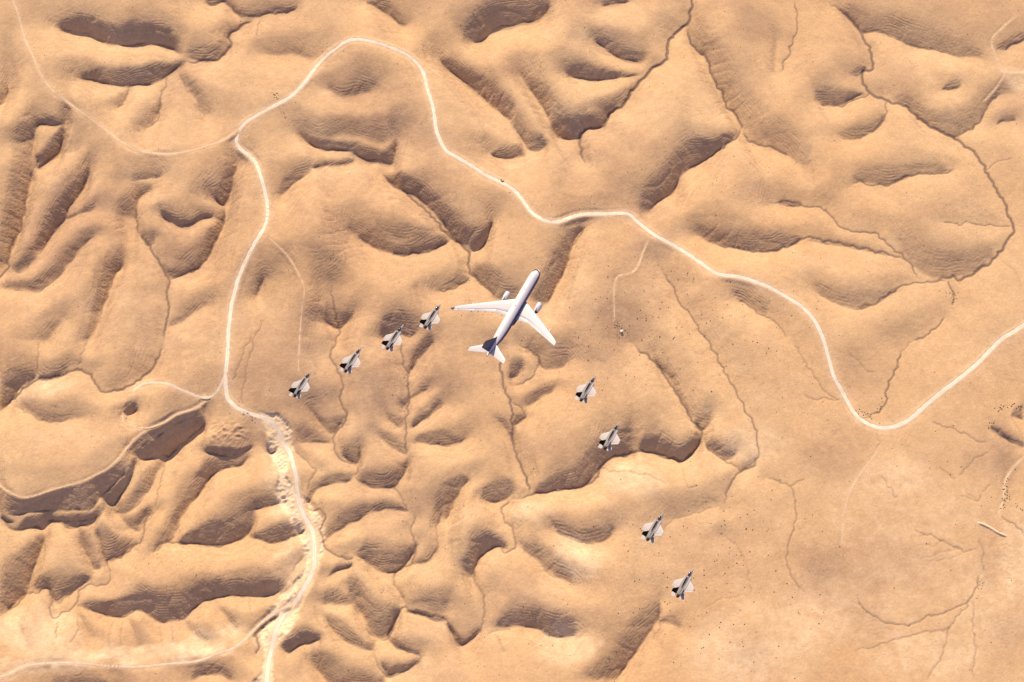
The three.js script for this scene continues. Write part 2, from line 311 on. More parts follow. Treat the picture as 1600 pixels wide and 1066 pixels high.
F(.6, '752,780 770,785 790,780 800,770', '755,765 765,750 780,735 800,745');
F(.5, '788,668 795,680 800,690 806,700', '760,640 780,648 798,652 808,660');
F(.55, '583,801 600,797 620,797 640,800', '562,801 580,788 605,783 628,788');
F(.55, '480,790 490,770 505,760 525,755 545,752 552,745', '475,770 480,755 490,742 510,738 535,738 555,738');
F(1, '415,700 422,708 432,703', '415,695 423,693 433,695');
F(.55, '508,845 520,835 540,822 560,812 580,800', '505,820 508,805 520,795 545,790 575,785');
F(.65, '552,866 570,875 585,890 605,896 625,890 640,872 650,855 652,845', '560,860 575,848 590,840 605,845 620,850 635,850 645,848 652,840');
F(1, '512,900 525,892 548,885 550,880', '520,886 530,880 545,879 552,878');
F(.65, '540,915 548,930 552,945 558,955 570,970 578,990 600,1000 610,990 618,970 625,955', '545,880 560,890 570,905 580,920 585,925 590,928 600,935 612,940 622,945 628,950');
F(.55, '505,945 525,946 545,945 550,945', '505,915 520,905 540,920 550,940');
F(.9, '605,1000 612,980 618,965 626,952', '595,985 600,965 608,952 622,945');
F(.5, '505,960 525,990 545,1005 570,1015 588,1018', '520,955 545,970 560,985 575,998 590,1010');
F(1.1, '437,1012 450,1020 470,1008 490,1002 502,998', '445,1000 460,990 475,983 490,985 502,992');
F(.6, '480,1030 500,1050 520,1075 560,1080 590,1075 605,1062', '480,1005 505,1000 530,1010 560,1025 590,1040 608,1055');
F(.75, '590,1035 600,1045 607,1055 620,1050 640,1045 655,1030', '590,1030 605,1032 615,1035 630,1032 645,1028 656,1024');
F(.7, '608,998 620,1010 640,1018 656,1026', '610,992 625,1000 645,1010 660,1020');
F(.8, '632,955 660,962 690,973 700,970', '632,949 660,953 685,960 700,960');
F(.85, '698,975 710,995 720,1008 735,1000 748,988', '702,970 715,988 722,996 735,990 750,976');
F(.9, '738,905 742,890 750,872 765,860 780,855 795,862', '715,890 718,870 728,850 738,835 755,825 775,835 795,850');
F(.4, '640,879 660,881 675,872 683,855', '645,874 660,868 672,860 680,848');
F(.5, '682,822 688,805 692,795', '672,815 675,800 680,795');
F(.3, '625,920 635,945 660,950 690,960 700,955', '625,912 640,930 660,930 685,915 715,910');
F(.7, '770,985 800,979 825,980 845,985 855,993 875,996 895,995 905,990', '775,975 790,958 800,948 820,942 840,935 860,945 885,955 905,965');
B(.25, 500, 615, 35, 25); B(.2, 590, 600, 40, 30); B(.15, 690, 570, 40, 30); B(.2, 455, 1045, 25, 20); B(.2, 480, 660, 20, 20); B(-.15, 720, 720, 20, 25); B(-.12, 700, 1030, 50, 20); B(.15, 720, 940, 20, 30);
// south, right of the middle
F(.65, '795,590 808,588 820,575', '795,560 808,552 820,560');
F(.45, '820,548 840,560 850,575 875,574 890,565', '820,535 850,530 870,530 885,540 893,550');
F(.5, '822,636 835,628 850,620 868,608', '818,615 835,603 855,600 872,598');
F(.6, '800,665 812,660 823,650', '800,645 810,642 820,645');
F(.75, '830,772 850,770 870,765 895,765 912,760 920,752 930,742 940,730 952,720 960,714 985,712 992,705', '835,762 850,748 870,735 890,722 905,705 915,690 925,680 938,672 955,665 970,655 980,640 993,632');
F(.95, '993,700 1010,706 1030,710 1050,714 1068,720 1080,710 1092,695 1093,680', '1000,680 1010,672 1025,672 1040,680 1058,690 1070,685 1080,675 1092,668');
F(.7, '1100,695 1115,708 1128,717 1145,716 1150,710', '1105,688 1115,682 1128,690 1140,698 1152,700');
F(.55, '1085,658 1095,672 1108,662 1112,650', '1085,640 1095,636 1108,640 1113,645');
F(.45, '1020,560 1035,578 1050,598 1062,618 1072,635 1083,655', '1025,555 1042,570 1058,592 1070,612 1080,632 1088,650');
F(.4, '1155,737 1170,732 1182,722', '1155,728 1168,720 1182,708');
F(.6, '865,830 885,840 905,848 925,849 945,846 960,832', '850,808 880,812 905,822 920,820 945,815 968,820');
F(.45, '812,855 825,865 840,875 850,890 862,900 880,905 895,915', '800,845 820,840 845,840 865,850 880,860 890,880 900,905');
F(.65, '960,1066 975,1045 985,1030 1000,1010 1010,995 1020,980 1028,965 1033,935', '890,1066 910,1045 935,1030 950,1010 965,980 985,960 1005,945 1030,932');
F(.4, '1030,970 1045,972 1060,978 1065,985', '1035,962 1048,958 1060,962 1068,975');
F(.85, '1545,671 1565,681 1585,693 1604,700', '1547,664 1568,673 1588,684 1604,690');
F(.6, '1580,650 1600,656', '1585,635 1600,625');
B(.25, 945, 975, 22, 30); B(.2, 1140, 760, 12, 30); B(.2, 1020, 640, 30, 25); B(.25, 930, 560, 40, 25); B(.2, 940, 895, 40, 30); B(.12, 1300, 720, 50, 40); B(.12, 1290, 880, 40, 35); B(.12, 1370, 910, 20, 30); B(.25, 1575, 720, 20, 28); B(.1, 1200, 900, 40, 30); B(.12, 1575, 990, 30, 40); B(-.15, 980, 760, 40, 25); B(-.12, 1110, 1010, 30, 20); B(.12, 1040, 1010, 25, 25);

// channels
G(3, 3, '1083,-10 1083,0 1082,15 1075,35 1065,48 1050,58 1043,63 1043,80 1041,92 1035,98 1025,103 1008,120 995,135 985,147 983,155 975,165 955,175 950,187 938,199 912,203 908,220 908,240 913,258');
G(2.4, 2.5, '1075,48 1079,70 1092,83 1103,90 1112,107 1116,125 1119,135 1130,150 1134,165 1150,178 1158,195 1158,203'); G(2, 2.5, '1160,210 1172,222 1190,227 1215,236 1230,245'); G(2, 2.5, '1158,204 1148,217 1130,230 1110,245 1095,255 1075,266');
G(2.6, 3, '1295,2 1320,20 1335,38 1350,58 1362,78 1363,95 1362,110 1350,115 1347,125 1355,138 1362,146 1385,157 1415,165 1430,178 1450,195 1470,205 1495,218 1515,232 1527,245 1540,262 1543,270 1555,292 1568,315 1577,335 1583,350 1585,360 1570,385 1555,400 1545,412 1530,420 1515,432 1500,438 1492,432 1478,434 1460,438 1450,440');
G(1.6, 2, '1362,146 1350,150 1335,156 1315,165 1300,166'); G(1.6, 2, '1385,157 1386,175 1378,192 1360,208'); G(1.6, 2, '1495,213 1512,204 1530,190 1545,165 1560,148'); G(1.2, 2, '1540,265 1560,255 1585,245');
G(1.6, 2.2, '1240,0 1246,20 1245,45 1238,65 1230,90 1220,115'); G(1.8, 2.2, '1340,284 1370,289 1385,290 1405,282 1420,276 1450,271 1480,270 1495,267');
G(2, 2.5, '292,97 310,95 335,95 350,87 362,72 357,57 370,46 395,30'); G(1.6, 2, '315,0 328,8 350,2 362,12 372,23 395,26 420,23 460,15 467,4'); G(1.2, 2, '404,30 402,45 403,60'); G(1.4, 2, '183,170 195,155 204,136'); G(1.4, 2, '233,202 246,182 252,150 262,120'); G(1.2, 2, '278,112 292,138 308,158 322,184');
G(2, 2.5, '45,300 40,320 30,360 18,382 12,400 10,420 3,430 -10,440'); G(1.6, 2, '48,278 55,262 60,250'); G(2, 2.5, '215,365 232,385 240,400 250,415 260,430 265,440 262,460 262,490 258,515 255,534'); G(1.8, 2, '213,325 213,345 216,365'); G(1.8, 2, '350,320 351,340 342,365 330,388 312,418 290,428 265,438'); G(1.2, 2, '155,510 160,480 167,465'); G(1.3, 2, '375,640 380,600 388,565 392,545 400,520 415,495'); G(1.3, 2, '361,600 372,570 385,540 393,520');
G(2.4, 2.5, '595,267 605,282 640,307 662,325 685,350 703,372 722,382 732,395 733,420 740,432 757,445 770,460 775,470'); G(2, 2.5, '610,398 640,397 690,385 703,375'); G(1.6, 2, '735,436 715,447 700,453 685,455'); G(1.8, 2, '515,440 520,470 525,495 530,513 528,525 522,540 515,558 525,570 530,585 535,605 532,625 540,645 538,660 525,672 520,690 525,710 535,720 550,727 560,730');
G(1.8, 2, '625,530 628,560 638,582 637,600 640,620 634,660 634,690 638,715'); G(1.8, 2, '553,745 565,755 590,762 615,762 628,745 638,720'); G(1.6, 2, '560,730 555,745'); G(1.6, 2, '590,1000 586,1020 590,1038 607,1057 630,1048 650,1038 657,1027 640,1018 615,1008 605,995 615,975 628,952 640,952 665,960 698,970 705,985 718,1008 735,1000 750,985 755,965 756,940 750,920 742,905 742,890 750,870 765,860 780,855 795,865');
G(2.4, 2.2, '780,545 782,560 783,580 787,605 795,625 800,640 800,665 803,690 810,715 818,735 825,760 826,772'); G(1.6, 2, '640,801 648,815 643,832 650,850 648,870 635,885 620,895 614,908 625,925 633,945'); G(1.4, 2, '690,799 683,830 683,855 672,875 655,881 640,879'); G(1.6, 2, '615,762 625,775 632,790 640,801'); G(1.6, 2.2, '800,780 785,795 790,815 800,828 806,855 790,866 780,856');
G(1.2, 2, '800,985 775,984 760,990'); G(1.2, 2, '775,990 782,1005 786,1020');
G(2.2, 2.5, '985,534 1010,555 1022,565 1040,588 1055,610 1070,635 1083,657 1092,668 1096,680 1093,695 1078,712 1065,720 1040,714 1000,706 975,712 950,718 935,740 918,758 890,765 860,768 830,775 800,780');
G(1.8, 2, '1030,410 1040,430 1050,445 1055,460 1065,478 1080,492 1090,508 1098,525 1107,534 1120,552 1130,572 1142,595 1155,620 1165,642 1178,660 1183,685 1184,710 1178,728 1160,738 1150,745 1140,760 1135,775 1132,800'); G(1.6, 2, '1152,470 1170,478 1185,488 1198,496 1215,505 1225,520 1230,530'); G(1.6, 2, '1097,682 1110,705 1128,718 1150,728 1160,738');
G(1.6, 2, '810,538 830,550 843,562 840,575 830,590 815,598 800,605'); G(1.6, 2, '800,627 815,637 823,648 812,660 800,665');
G(1.8, 2.2, '1200,320 1215,315 1225,313 1245,318 1260,322 1285,327 1300,340 1310,355 1330,361 1350,364 1368,363 1380,375 1395,388 1412,402 1425,415 1432,430 1440,437'); G(1.8, 2.2, '1105,378 1125,382 1150,388 1175,392 1200,393 1230,385 1260,372 1290,375 1320,382 1350,388 1375,394 1395,400 1420,408'); G(1.8, 2, '1338,484 1355,480 1375,470 1390,460 1408,449 1425,443 1450,440 1480,438'); G(1.4, 2, '1470,348 1500,348 1520,349 1540,352 1570,354 1583,352');
G(1.8, 2, '1430,532 1450,522 1465,512 1475,497'); G(1.8, 2.4, '1480,438 1487,455 1490,480'); G(1, 2, '1600,455 1592,432 1565,405'); G(2, 2.2, '1410,548 1400,575 1390,595 1385,615 1380,635 1370,645 1362,652'); G(1.2, 2, '1430,532 1420,538 1410,548'); G(1.2, 2, '1325,550 1340,565 1355,580 1368,585');
G(1.4, 2, '1240,535 1262,570 1275,590 1290,612 1300,620 1318,628'); G(1.4, 2, '1255,617 1270,625 1290,622 1310,628'); G(1.3, 2, '1375,740 1385,755 1392,765 1397,778 1403,773'); G(1.2, 2, '1368,675 1372,690 1370,705 1360,720'); G(1.5, 2, '1455,660 1485,670 1510,680 1530,690 1545,690'); G(1.3, 2, '1497,747 1510,730 1525,715 1545,705'); G(1.3, 2, '1465,730 1495,748'); G(1.3, 2, '1530,782 1540,765 1550,755'); G(1.2, 2, '1508,765 1530,782'); G(1.2, 2, '1500,775 1530,782');
G(1.6, 2, '1195,746 1220,755 1235,760 1240,775 1243,800 1240,825 1233,850 1232,885 1245,910 1260,930'); G(1.4, 2, '1235,760 1260,748'); G(1.2, 2, '1317,800 1316,840 1320,880');
G(1.6, 2, '1604,836 1585,820 1570,810 1562,803 1568,780'); G(1.6, 1.8, '1425,823 1435,830 1445,837 1460,838 1475,847 1490,852 1505,860 1520,859 1530,857'); G(1, 1.6, '1442,820 1452,826 1460,838'); G(1.2, 1.6, '1432,838 1445,837'); G(1.2, 1.6, '1436,853 1450,851 1460,852 1475,845'); G(1.2, 1.6, '1430,870 1445,873 1465,865 1485,860 1505,858'); G(1.1, 1.6, '1440,878 1465,875 1485,873 1505,864');
G(1.8, 1.9, '1335,925 1345,945 1355,957 1375,970 1395,973 1422,978 1440,970 1450,963 1470,960 1490,950 1510,940 1520,930 1526,915 1530,905 1538,893'); G(1.4, 2, '1538,893 1535,880 1535,860 1530,840'); G(1.2, 1.6, '1328,939 1345,945'); G(1.5, 1.9, '1328,1019 1360,1012 1385,1004 1410,997 1440,988 1460,987 1475,985 1488,975 1492,965 1500,957 1510,952 1512,940 1522,930'); G(1.5, 1.9, '1450,1066 1457,1050 1468,1035 1475,1015 1480,995 1487,975'); G(1.5, 1.8, '1521,935 1520,960 1520,985 1524,1015 1521,1045 1524,1066');
for (let i = 0; i < 8; i++) G(1, 1.5, `${1337 + i * 4 + rnd() * 6},${950 + i * 7} ${1352 + i * 5 + rnd() * 10},${953 + i * 6 + rnd() * 5}`);
for (let i = 0; i < 7; i++) G(1, 1.5, `${1523 + rnd() * 2},${945 + i * 16} ${1533 + rnd() * 6},${953 + i * 16 + rnd() * 6}`);
for (let i = 0; i < 8; i++) G(1, 1.5, `${1565 + i},${850 + i * 9} ${1578 + rnd() * 8},${854 + i * 9 + rnd() * 4}`);
G(1.4, 1.8, '1130,840 1148,850 1162,872 1168,895 1173,915 1176,935'); G(1.1, 1.8, '1105,950 1125,938 1145,933 1170,932'); G(1.4, 2, '1033,850 1035,835 1045,818 1060,808 1080,802 1095,798 1120,790'); G(1.2, 1.8, '1028,978 1040,974 1055,978 1065,988 1075,996'); G(1.6, 2, '1033,935 1029,960 1027,985 1020,1000'); G(1.2, 1.8, '935,728 950,735 985,738 1020,745 1045,755'); G(1.2, 1.8, '1064,722 1070,745 1075,760 1090,760'); G(1, 1.8, '1172,963 1185,958 1195,955');
G(2, 2.5, '-6,646 0,642 20,625 35,610 50,598 62,593 90,588 112,579 130,580 145,590 150,602 160,612 175,612 190,608 215,595 240,575 250,550 255,534'); G(1.3, 2, '62,534 58,560 60,585'); G(1.3, 2, '140,520 135,534 128,550 120,575'); G(1.2, 2, '20,632 45,645 60,656 80,660 110,657'); G(1.3, 2, '265,712 252,745 246,770 243,795'); G(1.6, 2, '-6,966 0,964 20,950 40,930 60,925 75,921 80,935 76,955 82,965 95,960 110,952 118,940 125,922 140,913 152,917 165,915 172,900 170,885 165,880 175,872 195,868 205,855 220,845 225,825 235,808 245,799'); G(1.6, 2, '235,866 250,850 262,847 275,848 310,850 340,854 365,845 385,838'); G(1.2, 2, '118,945 125,948 140,953');
G(1.4, 2, '440,690 455,702 470,712 485,725 492,735 485,750 478,770'); G(1.8, 2.2, '478,790 490,795 500,797 508,805 502,820 502,840 508,855 520,866 535,870 548,872 553,866'); G(1.4, 2, '455,895 466,880 474,868');
G(4.5, 4.5, '396,994 410,978 422,968 440,960 455,950 461,944', .8); G(2, 2, '398,992 402,1010 400,1022');

// tracks: half width in metres, how pale, sheet points
const TRACKS = [
  ['dirt_road', 3.6, 'wide pale gravel road looping over the hills from the right edge to the wadi at the bottom', '1640,484 1620,496 1600,508 1585,518 1565,530 1545,550 1520,575 1495,595 1465,618 1445,635 1425,653 1410,662 1390,668 1372,668 1352,660 1335,645 1325,628 1312,605 1302,585 1295,560 1288,535 1280,515 1270,498 1255,482 1230,465 1200,448 1180,440 1155,433 1122,428 1105,418 1080,400 1055,385 1030,371 1010,358 995,346 985,336 975,333 950,334 915,335 895,339 875,346 860,347 845,342 830,332 820,318 808,303 800,295 780,284 758,273 735,258 710,243 697,235 688,220 681,200 677,170 668,140 662,115 655,103 640,88 620,78 600,70 575,63 560,61 545,63 530,72 505,93 490,110 475,130 455,150 430,164 400,180 382,192 372,205 369,220 373,230 390,243 400,255 405,268 410,285 416,310 418,330 415,350 405,368 395,385 383,410 374,430 368,450 362,475 358,505 356,534 355,560 353,585 353,605 356,622 370,637 392,647 410,652 425,660 435,672 440,690 452,705 458,725 462,745 465,775 472,799 480,815 488,830 491,855 490,885 478,912 470,925 460,940 445,958 430,985 425,1010 420,1030 416,1066 414,1090', 1],
  ['dirt_road', 2.4, 'narrow pale side road curving left from the road fork to the quarry pit', '353,582 346,600 336,615 325,622 310,620 285,610 262,600 240,598 222,601 207,612', .8],
  ['dirt_track', 1.7, 'thin dirt track dropping from the road fork and circling the quarry pit', '325,624 300,640 275,648 258,659 245,665 230,669 205,666 192,660 191,650', .5],
  ['dirt_track', 2.0, 'long thin dirt track crossing the upper left hills to meet the pale road', '10,-40 20,0 28,22 38,60 50,85 60,110 80,140 105,160 130,178 160,200 190,222 215,236 240,240 275,240 310,232 340,222 360,212 370,203', .5],
  ['dirt_track', 1.8, 'thin pale track along the sandy wadi at the bottom left', '-40,1062 0,1058 40,1042 100,1036 200,1043 260,1038 310,1033 340,1022 362,1014 378,1004 394,988 408,973 430,957 450,946', .75],
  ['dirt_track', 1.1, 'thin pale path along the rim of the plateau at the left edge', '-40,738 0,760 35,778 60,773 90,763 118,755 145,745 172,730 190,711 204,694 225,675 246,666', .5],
  ['dirt_track', 1.0, 'faint footpath running down the slope left of the four fighters', '420,372 445,395 462,420 475,450 472,480 468,534 466,580', .35],
  ['dirt_track', 1.2, 'faint winding path below the middle of the pale road', '1012,378 1003,400 995,420 985,428 965,432 960,450 960,500', .3],
  ['dirt_track', 1.4, 'pale track climbing to the bright clearing at the upper right edge', '1585,28 1565,45 1550,62 1555,85 1572,112 1610,114', .55],
  ['dirt_track', 1.2, 'faint pale path leading down left from the upper right clearing', '1572,114 1555,140 1540,156', .4],
  ['dirt_track', 1.4, 'faint straight track leaving the bend of the pale road downwards', '1372,705 1350,735 1330,765 1320,800 1316,850', .4],
  ['dirt_track', 1.6, 'pale track along the dark scrub at the lower right edge', '1610,706 1585,730 1572,750 1568,780 1560,806', .5],
];
// soils: how strong, pale (+) or brown (-), place and size on the sheet
const SOILS = [
  [.55, 440, 760, 30, 75, -8], [.5, 455, 880, 38, 60, 20], [.6, 425, 985, 26, 40, 25], [.5, 60, 1040, 110, 20, -8], [.6, 240, 1020, 140, 13, 0], [.5, 60, 990, 70, 40, 0], [.5, 330, 1000, 60, 20, -20], [.4, 60, 610, 60, 20, -20],
  [.55, 990, 745, 55, 28, 10], [.6, 905, 870, 30, 40, -40], [.5, 890, 1010, 60, 45, -20], [.4, 830, 800, 40, 22, 0], [.5, 1590, 120, 25, 22, 0], [.2, 1420, 800, 130, 60, 0], [.4, 1590, 870, 30, 70, 0], [.2, 1280, 960, 60, 60, 0], [.35, 1180, 690, 50, 35, 0], [.3, 1400, 740, 60, 40, 0], [.18, 1150, 1030, 90, 50, 0], [.3, 420, 660, 20, 20, 0], [.25, 1450, 1040, 90, 50, 0],
  [-.3, 330, 330, 430, 330, 0], [-.22, 820, 330, 300, 260, 0], [-.3, 560, 560, 190, 130, 0], [-.22, 760, 620, 160, 120, 0], [-.25, 160, 420, 190, 160, 0], [-.2, 950, 560, 130, 90, 0], [-.2, 560, 330, 160, 90, 0],
  [-.45, 360, 700, 40, 30, 0], [-.4, 280, 390, 60, 50, 0], [-.5, 1310, 700, 70, 50, -30], [-.6, 1545, 860, 20, 70, 0], [-.3, 130, 690, 120, 50, -12], [-.2, 1450, 700, 50, 25, 20], [-.15, 1400, 960, 60, 25, 10], [-.2, 1245, 890, 40, 50, 0], [-.15, 1100, 880, 70, 60, 0], [-.2, 1575, 1000, 30, 40, 0], [.3, 1450, 950, 160, 110, 0], [.25, 1180, 1000, 120, 70, 0], [-.5, 1570, 720, 24, 45, 0], [-.3, 1350, 570, 40, 50, 0], [-.35, 1490, 450, 50, 40, 0], [-.25, 300, 540, 120, 70, 0], [-.25, 100, 300, 100, 120, 0], [-.25, 1170, 100, 50, 90, 0], [-.25, 570, 150, 70, 70, 0], [-.2, 1470, 380, 80, 50, 0], [-.3, 205, 640, 16, 18, 0], [-.25, 1000, 450, 80, 60, 0], [-.25, 620, 600, 120, 70, 0], [-.2, 1220, 210, 60, 50, 0], [-.2, 1300, 880, 40, 40, 0],
];
const UX0 = -Math.sin(SUN_AZ), UZ0 = -Math.cos(SUN_AZ);
blur(lit, 4); blur(soft, 4);
const hill = new Float32Array(SW * SH), fold = new Float32Array(SW * SH), bed = new Float32Array(SW * SH);
{ // distance to the valley lines, then the rounded hills between them and their slope along the sun
  const r2 = Math.SQRT2;
  for (let y = 1; y < SH; y++) for (let x = 1; x < SW - 1; x++) { const o = y * SW + x; dist[o] = Math.min(dist[o], dist[o - 1] + 1, dist[o - SW] + 1, dist[o - SW - 1] + r2, dist[o - SW + 1] + r2); }
  for (let y = SH - 2; y >= 0; y--) for (let x = SW - 2; x > 0; x--) { const o = y * SW + x; dist[o] = Math.min(dist[o], dist[o + 1] + 1, dist[o + SW] + 1, dist[o + SW + 1] + r2, dist[o + SW - 1] + r2); }
  for (let o = 0; o < dist.length; o++) { hill[o] = (10 * (1 - Math.exp(-dist[o] / 32)) + 12 * (1 - Math.exp(-dist[o] / 95))) * relief(o % SW - MG, (o / SW | 0) - MG); }
  const raw = Float32Array.from(hill); blur(hill, 5);
  for (let y = 1; y < SH - 1; y++) for (let x = 1; x < SW - 1; x++) { const o = y * SW + x, h = hill; fold[o] = (h[o + 1] - h[o - 1]) / 2 * UX0 + (h[o + SW] - h[o - SW]) / 2 * UZ0 * CT; }
  // the wide pale bed of the wadi under the lower road
  const bedLine = curve(line('400,640 428,662 440,700 440,740 452,780 478,812 490,850 488,880 476,910 452,945 428,985 420,1020 412,1080'), 3);
  along(bedLine, 60, (o, d, s) => { const x = o % SW, y = o / SW | 0, w = (17 + 8 * Math.sin(s * 19) + 16 * fbm(x / 40, y / 40, 3, 130)) * smooth(0, 0.12, s); const v = 1 - smooth(0.75, 1.05, d / w); if (v > bed[o]) bed[o] = v; });
}

// ---------------------------------------------------------------- the land: heights whose slopes along the sun's direction follow the sheet
const NX = 2048, NZ = 1024, STEP = 1.7, X0 = -NX * STEP / 2, Z0 = -940;
const UX = -Math.sin(SUN_AZ), UZ = -Math.cos(SUN_AZ);               // level direction towards the sun
function fft1(re, im, n, inv) {
  for (let i = 1, j = 0; i < n; i++) { let b = n >> 1; for (; j & b; b >>= 1) j ^= b; j ^= b; if (i < j) { let t = re[i]; re[i] = re[j]; re[j] = t; t = im[i]; im[i] = im[j]; im[j] = t; } }
  for (let len = 2; len <= n; len <<= 1) {
    const h = len >> 1, st = n / len;
    for (let i = 0; i < n; i += len) for (let k = 0; k < h; k++) {
      const w = k * st, c = COS[n][w], s = inv ? SIN[n][w] : -SIN[n][w], p = i + k, q = p + h;
      const xr = re[q] * c - im[q] * s, xi = re[q] * s + im[q] * c;
      re[q] = re[p] - xr; im[q] = im[p] - xi; re[p] += xr; im[p] += xi;
    }
  }
}
const COS = {}, SIN = {};
for (const n of [NX, NZ]) { COS[n] = new Float64Array(n); SIN[n] = new Float64Array(n); for (let i = 0; i < n; i++) { COS[n][i] = Math.cos(2 * Math.PI * i / n); SIN[n][i] = Math.sin(2 * Math.PI * i / n); } }
function fft2(re, im, inv) {
  const a = new Float64Array(NX), b = new Float64Array(NX), c = new Float64Array(NZ), d = new Float64Array(NZ);
  for (let j = 0; j < NZ; j++) { const o = j * NX; for (let i = 0; i < NX; i++) { a[i] = re[o + i]; b[i] = im[o + i]; } fft1(a, b, NX, inv); for (let i = 0; i < NX; i++) { re[o + i] = a[i]; im[o + i] = b[i]; } }
  for (let i = 0; i < NX; i++) { for (let j = 0; j < NZ; j++) { c[j] = re[j * NX + i]; d[j] = im[j * NX + i]; } fft1(c, d, NZ, inv); for (let j = 0; j < NZ; j++) { re[j * NX + i] = c[j]; im[j * NX + i] = d[j]; } }
}
const LAMBDA = 0.08, CUT = (2 * Math.PI / 1400) ** 2;
function fromSlopes(S) {
  const re = Float32Array.from(S), im = new Float32Array(NX * NZ);
  fft2(re, im, false);
  for (let j = 0; j < NZ; j++) for (let i = 0; i < NX; i++) {
    const kx = 2 * Math.PI * (i < NX / 2 ? i : i - NX) / (NX * STEP), kz = 2 * Math.PI * (j < NZ / 2 ? j : j - NZ) / (NZ * STEP), o = j * NX + i;
    const u = kx * UX + kz * UZ, p = -kx * UZ + kz * UX, g = u / (u * u + LAMBDA * p * p + CUT * 0.2), n = 1 / (NX * NZ);
    const r = re[o]; re[o] = im[o] * g * n; im[o] = -r * g * n;      // divide by i*u
  }
  if (1) { re[0] = 0; im[0] = 0; }
  fft2(re, im, true);
  return re;
}
const inside = (px, py) => smooth(-95, -20, px) * smooth(-95, -20, py) * smooth(-95, -20, 1600 - px) * smooth(-95, -20, 1066 - py);
let H = new Float32Array(NX * NZ);
const target = new Float32Array(NX * NZ), warpX = new Float32Array(NX * NZ), warpY = new Float32Array(NX * NZ), rough = new Float32Array(NX * NZ);
for (let j = 0; j < NZ; j++) for (let i = 0; i < NX; i++) {
  const x = X0 + i * STEP, z = Z0 + j * STEP, o = j * NX + i;
  warpX[o] = 7 * fbm(x / 45, z / 45, 4, 1); warpY[o] = 7 * fbm(x / 45, z / 45, 4, 2);
  rough[o] = fbm(x / 60 + 9, z / 60, 5, 8);
}
function readSheet() {
  for (let j = 0; j < NZ; j++) for (let i = 0; i < NX; i++) {
    const x = X0 + i * STEP, z = Z0 + j * STEP, o = j * NX + i;
    const s = toSheet(x, H[o], z), px = s[0] + warpX[o], py = s[1] + warpY[o], k = inside(s[0], s[1]);
    if (k <= 0) { target[o] = 0; continue; }
    const d = sample(shade, px, py);
    const m = d * (0.92 + 0.5 * rough[o]);
    const q = 0.80 * m + (0.95 * sample(soft, px, py) + 1.0 * sample(fold, px, py)) * (1 - 0.8 * Math.min(1, d)) - 0.34 * sample(lit, px, py) * (1 - Math.min(1, d * 1.5));
    target[o] = k * q;
  }
}
let S = new Float32Array(NX * NZ);
const TE = Math.sin(SUN_EL), TC = Math.cos(SUN_EL);
for (let it = 0; it < 5; it++) {                                    // the sheet shifts a little with height, so read it again on the found land; sideways slopes also dim it, so correct for them
  readSheet();
  if (it === 0) S.set(target);
  else {
    for (let j = 1; j < NZ - 1; j++) for (let i = 1; i < NX - 1; i++) {
      const o = j * NX + i, gx = (H[o + 1] - H[o - 1]) / (2 * STEP), gz = (H[o + NX] - H[o - NX]) / (2 * STEP);
      const p = gx * UX + gz * UZ, q = -gx * UZ + gz * UX, t = target[o];
      const have = (TE - TC * p) / Math.sqrt(1 + p * p + q * q), want = (TE - TC * t) / Math.sqrt(1 + t * t);
      S[o] += Math.max(-0.25, Math.min(0.25, 0.9 * (have - want)));
      S[o] = Math.max(-0.7, Math.min(1.6, S[o]));
    }
  }
  H = fromSlopes(S);
}
const at = (f, x, z) => {
  const u = Math.min(NX - 2.001, Math.max(0, (x - X0) / STEP)), v = Math.min(NZ - 2.001, Math.max(0, (z - Z0) / STEP)), i = u | 0, j = v | 0, a = u - i, b = v - j, o = j * NX + i;
  return (f[o] * (1 - a) + f[o + 1] * a) * (1 - b) + (f[o + NX] * (1 - a) + f[o + NX + 1] * a) * b;
};
{ let lo = 1e9, hi = -1e9, ss = 0, mx = 0; for (let j = 150; j < 850; j++) for (let i = 500; i < 1550; i++) { const o = j * NX + i; lo = Math.min(lo, H[o]); hi = Math.max(hi, H[o]); } console.log('heights', lo.toFixed(1), hi.toFixed(1)); }

